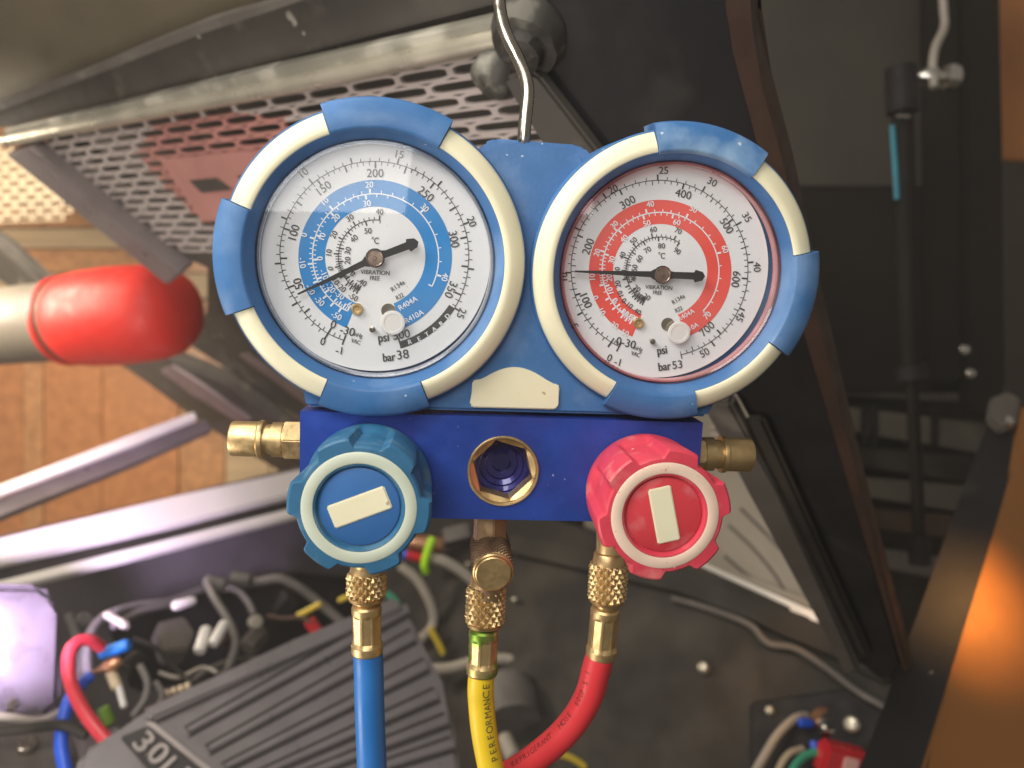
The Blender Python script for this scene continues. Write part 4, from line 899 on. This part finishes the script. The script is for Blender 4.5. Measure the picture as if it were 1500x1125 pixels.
# ---- gas strut
gst = empty_at('gas_strut', 'black gas strut with a teal stripe holding up the lid', 'gas strut', at(1350, 820, .80))
d = 0.78
bm = bmesh.new(); tube(bm, [at(1322, 150, d), at(1326, 330, d), at(1335, 548, d)], 0.0105, 18, 2, False); link('tube', bm, M_q2, gst)
bm = bmesh.new(); tube(bm, [at(1335, 546, d), at(1347, 800, d)], 0.0062, 14, 1, False); link('rod', bm, M_q2, gst)
bm = bmesh.new(); tube(bm, [at(1346, 785, d), at(1348, 826, d)], 0.0105, 14, 1, False); link('end_fitting', bm, M_dark, gst)
bm = bmesh.new(); tube(bm, [at(1320, 100, d), at(1322, 165, d)], 0.0155, 14, 1, False); link('top_socket', bm, M_dark, gst)
bm = bmesh.new(); tube(bm, [at(1333, 535, d), at(1336, 556, d)], 0.0155, 14, 1, False); link('tube_collar', bm, M_dark, gst)
bm = bmesh.new(); tube(bm, [at(1307, 184, d-.006), at(1311, 240, d-.006), at(1314, 292, d-.006)], 0.0028, 10, 2, False); link('stripe', bm, M_teal, gst)
bm = bmesh.new(); tube(bm, [at(1313, 170, d-.014), at(1332, 171, d-.014)], 0.0018, 8, 1, False); link('clip', bm, M_chrome, gst)
bs = empty_at('ball_stud', 'chrome ball stud at the top of the gas strut', 'stud', at(1370, 115, .80))
bm = bmesh.new(); Mx = axisM(at(1352, 113, .79), RT); cap_lathe(bm, [(r*mm, z*mm) for r, z in [(4, -6), (8, 0), (11, 6), (10, 12), (6, 15), (6, 20), (12, 22), (13.5, 28), (11, 35), (5, 38)]], 20); link('stud_body', bm, M_chrome, bs, Mx)
def wire(name, label, cat, pts, rpx, m, group=None, seg=8):
    bm = bmesh.new(); d = sum(p[2] for p in pts)/len(pts); tube(bm, [at(*p) for p in pts], rpx*d/F, seg, 7)
    return solo(link(name, bm, m), label, cat, group)
def lump(name, label, cat, a, b, rpx, m, seg=12, n=1, prof=None):
    A, B = at(*a), at(*b); d = (a[2]+b[2])/2; r = rpx*d/F; L = (B-A).length
    prof = prof or [(0.75, 0), (1, 0.08), (1, 0.9), (0.8, 1)]
    bm = bmesh.new(); cap_lathe(bm, [(q*r, t*L) for q, t in prof], seg); return solo(link(name, bm, m, None, axisM(A, B-A)), label, cat)
wire('lid_cable', 'grey cable hanging down to the chrome ball stud', 'cable', [(1378, -60, .8), (1382, 10, .8), (1383, 40, .8), (1370, 70, .79), (1366, 100, .785), (1368, 128, .78)], 6, M_lgrey)
for x, y in ((1412, 512), (1421, 547)): solo(link('pillar_clip', (lambda b: (cap_lathe(b, [(3*mm, -2*mm), (6.5*mm, 0), (6.5*mm, 4*mm), (4*mm, 7*mm)], 14), b)[1])(bmesh.new()), M_chrome, None, RQ.M @ Matrix.Translation(RQ.hit(x, y, 26*mm))), 'small bright %s clip on the dark right pillar' % ('upper' if y < 530 else 'lower'), 'clip')

# ---- engine with its ribbed cover
EC = plane3((205, 1050, .52), (580, 885, .66), (640, 1125, .56))
eng = empty_at('engine', 'engine with a grey ribbed cast cover and raised lettering', 'engine', at(400, 1120, .58))
part('cover', EC, [(118, 1098), (205, 1048), (430, 948), (575, 884), (600, 890), (648, 1000), (668, 1060), (690, 1240), (150, 1260), (100, 1160)], -40, 0, M_cover, eng, 5, seg=3)
part('cover_step', EC, [(205, 1046), (430, 944), (576, 880), (590, 898), (440, 962), (222, 1062)], 1, 7, M_cover, eng, 2.5)
ribs = [((273, 1073), (597, 892)), ((303, 1100), (606, 932)), ((327, 1126), (625, 975)), ((366, 1142), (640, 1018)), ((420, 1146), (655, 1055)), ((480, 1150), (664, 1090))]
for (x0, y0), (x1, y1) in ribs:
    part('cover_rib', EC, [(x0-2, y0-5), (x1-2, y1-8), (x1+4, y1+8), (x0+3, y0+5)], 0.5, 3.0, M_cover, eng, 1.4)
    for q in (-1, 1): part('rib_shade', EC, [(x0+3*q, y0+6*q), (x1+5*q, y1+9*q), (x1+6*q, y1+11.5*q), (x0+4*q, y0+8*q)], 0.3, 1.0, M_coverd, eng, 0.2)  # dark strips stand in for shading along the rib edges
part('badge_plate', EC, [(176, 1082), (214, 1066), (330, 1160), (280, 1200)], 0.6, 3, M_coverd, eng, 1)
part('badge_border', EC, [(212, 1063), (222, 1062), (345, 1160), (336, 1164)], 3, 5.5, M_letter, eng, 0.8)
for ch, x, y in (('3', 211, 1088), ('.', 214, 1106), ('0', 232, 1105), ('L', 250, 1124), ('E', 270, 1140)):
    t2 = bmesh.new(); put_text(t2, EC, ch, x, y, 30 if ch != '.' else 7, 47, 3.2*mm, 0.8, 1.2)
    r = bmesh.ops.extrude_face_region(t2, geom=t2.faces[:]); bmesh.ops.translate(t2, verts=[v for v in r['geom'] if isinstance(v, bmesh.types.BMVert)], vec=(0, 0, 1.8*mm))
    link('badge_letter', t2, M_letter, eng, EC.M, smooth=False)
EB = plane3((40, 1060, .56), (200, 1060, .58), (60, 1200, .50))
part('bracket', EB, [(-80, 1052), (60, 1040), (120, 1060), (150, 1200), (-80, 1220)], -20, 0, M_frame, eng, 3)
bm = bmesh.new(); p = EB.hit(40, 1096, 0); prism(bm, [(p.x+7*mm*math.cos(k*math.pi/3), p.y+7*mm*math.sin(k*math.pi/3)) for k in range(6)], 0.5*mm, 6*mm, 0.6*mm); link('bolt_head', bm, M_steel, eng, EB.M)
part('side_bracket', EB, [(105, 1075), (150, 1058), (185, 1090), (170, 1140), (125, 1150)], 1, 12, M_cover, eng, 3)
part('valve_box', BL, [(222, 930), (262, 920), (278, 945), (268, 970), (235, 972)], -5, 20, M_frame, eng, 2)
part('intake_block', BL2, [(150, 895), (430, 838), (560, 850), (560, 900), (330, 985), (190, 1010)], -5, 14, M_dark, eng, 6)
# far-left box that catches the violet lamp
VB = plane3((0, 880, .58), (80, 880, .60), (0, 1050, .56))
o = link('battery_box', slab(VB, [(-120, 850), (60, 856), (80, 870), (82, 900), (92, 1030), (60, 1060), (-120, 1070)], -60*mm, 0, 0.006, 3), mat('box_black', (0.07, 0.06, 0.065), 0.30, var=0.2, vscale=20, coat=0.3), None, VB.M); solo(o, 'black box at the far left shining violet', 'box')
# wires, hoses and connectors
g = 'grey conduits over the engine'
wire('conduit', 'grey conduit arcing along the top left of the bay', 'conduit', [(128, 990, .62), (128, 940, .64), (150, 905, .67), (195, 888, .7), (250, 880, .74), (300, 862, .78)], 6, M_con)
wire('conduit', 'second grey conduit just below the long arc', 'conduit', [(165, 918, .66), (205, 896, .69), (250, 886, .73), (285, 880, .77)], 5, M_con)
wire('conduit', 'grey conduit looping down beside the white plugs', 'conduit', [(303, 852, .74), (312, 872, .72), (335, 910, .7), (345, 940, .69), (336, 975, .68), (322, 992, .68)], 6, M_con)
wire('conduit', 'dark grey conduit bending over the right of the bay', 'conduit', [(340, 856, .8), (380, 852, .8), (410, 848, .8), (440, 862, .8), (470, 885, .8), (505, 915, .79)], 7, M_con)
wire('conduit', 'short grey conduit bending down beside the yellow wires', 'conduit', [(322, 862, .8), (345, 864, .79), (362, 880, .78), (372, 900, .77)], 5, M_con)
wire('conduit', 'grey conduit lying along the ribbed cover edge', 'conduit', [(270, 1010, .62), (300, 985, .66), (340, 968, .69), (385, 965, .72)], 4.5, M_con)
wire('conduit', 'small grey loop left of the engine cover', 'conduit', [(205, 975, .58), (216, 1000, .57), (212, 1025, .56), (195, 1050, .55)], 5.5, M_con)
wire('conduit', 'second small grey loop nearer the cover', 'conduit', [(228, 1000, .58), (238, 1018, .57), (230, 1036, .56), (212, 1052, .55)], 5, M_con)
wire('conduit', 'black conduit lying above the hex bolt', 'conduit', [(-40, 1074, .52), (30, 1068, .52), (90, 1062, .53), (128, 1076, .53)], 8, M_bay)
wire('conduit', 'pale conduit at the left edge below the violet box', 'conduit', [(-30, 1044, .53), (20, 1052, .53), (60, 1056, .54), (100, 1036, .56)], 6, M_lgrey)
wire('battery_cable', 'thick red cable bent over at the lower left', 'cable', [(148, 948, .585), (132, 938, .575), (112, 942, .565), (101, 962, .555), (104, 1000, .545), (122, 1040, .53), (152, 1080, .52), (190, 1120, .51), (240, 1170, .50)], 9.5, M_wred, None, 12)
wire('battery_cable', 'thick blue cable rising beside the red one', 'cable', [(120, 1002, .56), (106, 1018, .55), (94, 1050, .54), (90, 1090, .53), (96, 1130, .52), (105, 1180, .51)], 9.5, M_wblue, None, 12)
lump('crimp_sleeve', 'dark blue crimp sleeve at the end of the blue cable', 'sleeve', (116, 1004, .565), (136, 988, .57), 8, M_wblue)
lump('plug_connector', 'bright blue plug connector beside the red cable', 'connector', (147, 958, .6), (189, 944, .6), 9, M_cblue)
lump('cable_lug', 'copper lug between the blue sleeve and the blue plug', 'lug', (136, 986, .575), (178, 968, .58), 10, M_copper, 10, 1, [(0.3, 0), (0.5, 0.3), (0.9, 0.5), (1, 0.8), (0.5, 1)])
lump('brass_stud', 'pale brass stud under the copper lug', 'stud', (162, 984, .58), (172, 1008, .57), 8, M_ventm)
lump('spark_sleeve', 'white sleeve hanging below the brass stud', 'sleeve', (174, 1005, .57), (182, 1036, .56), 5, M_wht)
lump('green_tag', 'green plastic tag by the red cable', 'tag', (150, 1036, .56), (162, 1060, .56), 9, M_grn)
lump('white_plug', 'left one of two white plugs on the engine', 'plug', (303, 920, .68), (292, 955, .66), 9, M_wht)
lump('white_plug', 'right one of two white plugs on the engine', 'plug', (330, 912, .68), (312, 944, .66), 8, M_wht)
for k in range(4):
    o = lump('terminal_bead', ('leftmost', 'second', 'third', 'rightmost')[k]+' of four pale beads in the row at the corner of the ribbed cover', 'bead', (242+k*10, 1016-k*3.4, .60), (249+k*10, 1014-k*3.4, .60), 5, M_ventm); o['group'] = 'pale terminal beads'
wire('wire', 'yellow wire end on the right of the engine top', 'wire', [(436, 902, .78), (450, 895, .78), (470, 884, .78)], 4.5, M_wyel)
wire('wire', 'yellow wire beside the blue hose nut', 'wire', [(496, 880, .8), (510, 874, .8), (528, 868, .8)], 4, M_wyel)
lump('red_clip', 'red clip at the end of the ribbed cover', 'clip', (452, 908, .76), (466, 928, .76), 9, M_redcap)
lump('breather', 'grey rubber breather on the engine top', 'breather', (180, 985, .60), (205, 962, .62), 14, M_bay)
wire('grey_cable', 'grey cable curving down right of the blue hose', 'cable', [(585, 828, .86), (612, 850, .86), (632, 888, .86), (634, 915, .86), (618, 934, .85), (600, 942, .85)], 7, M_lgrey)
wire('grey_cable', 'white cable running behind the brass middle fitting', 'cable', [(622, 816, .88), (650, 822, .88), (680, 840, .88), (700, 860, .88)], 8, M_lgrey)
lump('butt_crimp', 'red crimp with a blue end beside the teal knob', 'crimp', (592, 812, .88), (620, 818, .88), 7, M_redcap)
lump('butt_crimp', 'blue crimp end just right of the teal knob', 'crimp', (584, 811, .88), (597, 813, .88), 7.5, M_wblue)
wire('zip_tie', 'lime green zip tie round the white cable', 'zip tie', [(634, 788, .87), (627, 806, .865), (622, 826, .865), (624, 838, .87)], 6, M_lime)
wire('wire', 'yellow wire between the blue and yellow hoses', 'wire', [(630, 920, .84), (642, 942, .84), (652, 962, .84)], 5, M_wyel)
wire('wire', 'green wire loop behind the blue hose ferrule', 'wire', [(565, 868, .84), (580, 880, .84), (590, 898, .84), (588, 912, .84)], 5, M_wgrn)
lump('white_stopper', 'white plastic stopper at the corner of the ribbed cover', 'stopper', (568, 918, .82), (594, 906, .82), 11, M_wht)
wire('brake_hose', 'pale grey hose arching behind the yellow hose', 'hose', [(628, 980, .80), (660, 978, .80), (700, 968, .80), (750, 966, .80), (790, 985, .79), (820, 1018, .78), (838, 1060, .77), (845, 1110, .76)], 8, M_lgrey)
lump('reservoir', 'grey round reservoir behind the yellow hose', 'reservoir', (745, 1000, .78), (752, 1060, .74), 42, M_con, 24, 1, [(0.5, 0), (0.85, 0.05), (0.85, 0.3), (1, 0.35), (1, 1)])
lump('sensor_plug', 'pale sensor plug beside the red hose', 'sensor', (738, 1078, .72), (752, 1110, .70), 12, M_lgrey)
lump('sensor_plug', 'grey bracket knob left of the red hose', 'sensor', (792, 1052, .76), (800, 1080, .74), 14, M_con)
wire('wire', 'yellow wire at the bottom right of the red hose', 'wire', [(818, 1104, .7), (840, 1112, .7), (870, 1132, .7)], 5, M_wyel)
wire('grey_cable', 'light grey cable rising to the copper terminal', 'cable', [(1095, 1150, .60), (1118, 1110, .61), (1140, 1075, .62), (1165, 1052, .63), (1182, 1048, .635)], 6, M_lgrey)
lump('ring_crimp', 'upper dark blue crimp left of the copper terminal', 'crimp', (1170, 1058, .625), (1190, 1060, .625), 7, M_wblue)
lump('ring_crimp', 'lower blue crimp under the copper terminal', 'crimp', (1192, 1086, .615), (1195, 1100, .61), 7, M_wblue)
tm = empty_at('copper_terminal', 'round copper terminal with a bright nut on the right bulkhead', 'terminal', at(1205, 1070, .63))
bm = bmesh.new(); Mt = axisM(at(1205, 1070, .635), -FW, (0, 0, 1)); cap_lathe(bm, [(15*mm, 0), (15*mm, 3*mm), (13*mm, 4*mm)], 24); bmesh.ops.scale(bm, vec=(0.95, 1.35, 1), verts=bm.verts[:]); link('copper_plate', bm, M_copper, tm, Mt)
bm = bmesh.new(); cap_lathe(bm, [(10*mm, 4*mm), (10*mm, 7*mm), (6*mm, 8*mm), (6*mm, 14*mm), (3.5*mm, 15*mm)], 18, Matrix.Translation((0, 0.003, 0))); link('nut', bm, M_chrome, tm, Mt)
wire('wire', 'green wire bending under the copper terminal', 'wire', [(1152, 1150, .59), (1165, 1122, .60), (1182, 1106, .605), (1210, 1100, .605)], 6, M_wgrn)
wire('wire', 'pale green wire left of the green one', 'wire', [(1136, 1150, .60), (1142, 1124, .61), (1156, 1104, .615), (1176, 1096, .62)], 5, M_ventm)
tc_ = empty_at('terminal_cover', 'red plastic terminal cover at the bottom right', 'cover', at(1235, 1125, .60))
Mk = axisM(at(1232, 1116, .60), -FW, UP); bm = bmesh.new(); box(bm, 36*mm, 26*mm, 18*mm, Matrix.Rotation(math.radians(-14), 4, 'Z'), 3*mm); link('cover_shell', bm, M_redcap, tc_, Mk)
bm = bmesh.new(); box(bm, 12*mm, 11*mm, 3*mm, Matrix.Translation((3.5*mm, 2*mm, 9*mm)) @ Matrix.Rotation(math.radians(-14), 4, 'Z'), 1*mm); link('cover_window', bm, mat('pale_window', (0.85, 0.5, 0.45), 0.2), tc_, Mk)
wire('wire', 'black harness wire at the lower middle of the bulkhead', 'wire', [(930, 950, .78), (926, 1000, .76), (932, 1060, .74), (930, 1140, .70)], 5, M_con)
wire('wire', 'faint dark cable on the bulkhead below the red knob', 'wire', [(700, 790, .88), (745, 840, .88), (790, 872, .87), (860, 880, .85)], 5, M_con)
lump('hose_clamp', 'bright clamp on the long grey conduit', 'clamp', (254, 888, .715), (284, 880, .735), 7, M_rail)
lump('cable_clip', 'short grey clip bar lying across the long conduit', 'clip', (154, 899, .655), (186, 918, .645), 6, M_lgrey)
lump('round_grommet', 'round grey grommet on the bulkhead beside the violet box', 'grommet', (122, 908, .70), (124, 908, .685), 11, M_con)
lump('sensor_connector', 'rust brown connector just below the white plugs', 'connector', (306, 942, .69), (334, 938, .69), 8, M_rust)
lump('ring_eyelet', 'pale ring eyelet below the dark bent conduit', 'eyelet', (372, 912, .74), (376, 910, .735), 10, M_lgrey)
lump('coil_block', 'dark coil block under the dark bent conduit', 'coil', (410, 900, .80), (432, 872, .80), 20, M_dark, 6)
lump('coil_block', 'dark coil block between the white plugs and the loop', 'coil', (362, 950, .74), (384, 925, .76), 15, M_frame, 6)
lump('hose_tee', 'lumpy grey hose tee at the top of the looping conduit', 'hose tee', (300, 850, .75), (330, 858, .75), 9, M_con)
lump('hose_tee', 'grey hose tee at the top of the dark bent conduit', 'hose tee', (338, 846, .79), (366, 850, .79), 10, M_con)
wire('wire', 'thin maroon wire running to the red clip', 'wire', [(392, 902, .77), (415, 906, .765), (440, 905, .76), (456, 912, .755)], 3.5, M_rust)
wire('wire', 'thin pale wire under the looping conduit', 'wire', [(232, 985, .64), (262, 992, .645), (296, 978, .66), (318, 985, .66)], 3, M_lgrey)
wire('wire', 'thin black wire crossing the grey valve box', 'wire', [(196, 935, .64), (230, 950, .64), (262, 984, .64), (282, 1002, .63)], 3.5, M_bay)
wire('conduit', 'grey conduit dropping behind the violet box corner', 'conduit', [(100, 900, .66), (112, 935, .65), (118, 975, .63), (112, 1010, .6)], 6, M_con)
lump('clutch_bolt', 'dull bolt head beside the pale left conduit', 'bolt', (18, 1036, .54), (20, 1030, .535), 9, M_steel, 6)
lump('relay_box', 'small dark relay box behind the lime zip tie', 'relay', (650, 790, .90), (690, 780, .90), 16, M_frame, 4)
lump('heat_sleeve', 'brown sleeve behind the lime zip tie', 'sleeve', (598, 794, .895), (650, 800, .895), 13, M_copper)
lump('line_joint', 'grey pipe joint right of the middle fitting', 'joint', (770, 900, .86), (800, 925, .85), 10, M_con)
wire('conduit', 'dark pipe leaning behind the middle fitting', 'conduit', [(775, 770, .89), (790, 830, .88), (812, 880, .86), (830, 900, .86)], 6, M_con)
wire('wire', 'thin grey wire hanging right of the red hose', 'wire', [(1000, 960, .74), (1005, 1010, .73), (1000, 1060, .71), (1012, 1140, .68)], 3.5, M_con)
lump('rust_stub', 'rusty stub on the bulkhead right of the red hose', 'stub', (996, 1008, .735), (1000, 1018, .725), 10, M_rust)
# ---- ground and dark room behind
fl = bmesh.new(); prism(fl, [(-3, -1.2), (3, -1.2), (3, 3.2), (-3, 3.2)], 0.24, 0.26); struct(link('floor', fl, M_floorm, None, Matrix.Identity(4), smooth=False))
wl = bmesh.new(); prism(wl, [(-3, 3.05), (3, 3.05), (3, 3.15), (-3, 3.15)], 0.262, 3.2); struct(link('wall', wl, M_wall, None, Matrix.Identity(4), smooth=False))

# ---- thin volume added to imitate a milky lens veil
M_veil = bpy.data.materials.new('air'); M_veil.use_nodes = True; nt = M_veil.node_tree
for n in list(nt.nodes):
    if n.type != 'OUTPUT_MATERIAL': nt.nodes.remove(n)
pv_ = nt.nodes.new('ShaderNodeVolumePrincipled'); pv_.inputs['Color'].default_value = (1.0, 0.95, 0.88, 1); pv_.inputs['Density'].default_value = 0.055; pv_.inputs['Anisotropy'].default_value = 0.3
nt.links.new(pv_.outputs[0], [n for n in nt.nodes if n.type == 'OUTPUT_MATERIAL'][0].inputs['Volume'])
hz = bmesh.new(); prism(hz, [(-3.4, -1.6), (3.4, -1.6), (3.4, 3.6), (-3.4, 3.6)], -0.76, 3.4); o = link('haze', hz, M_veil, None, Matrix.Identity(4), smooth=False); o['kind'] = 'stuff'; o['label'] = 'thin haze volume added for a milky veil'
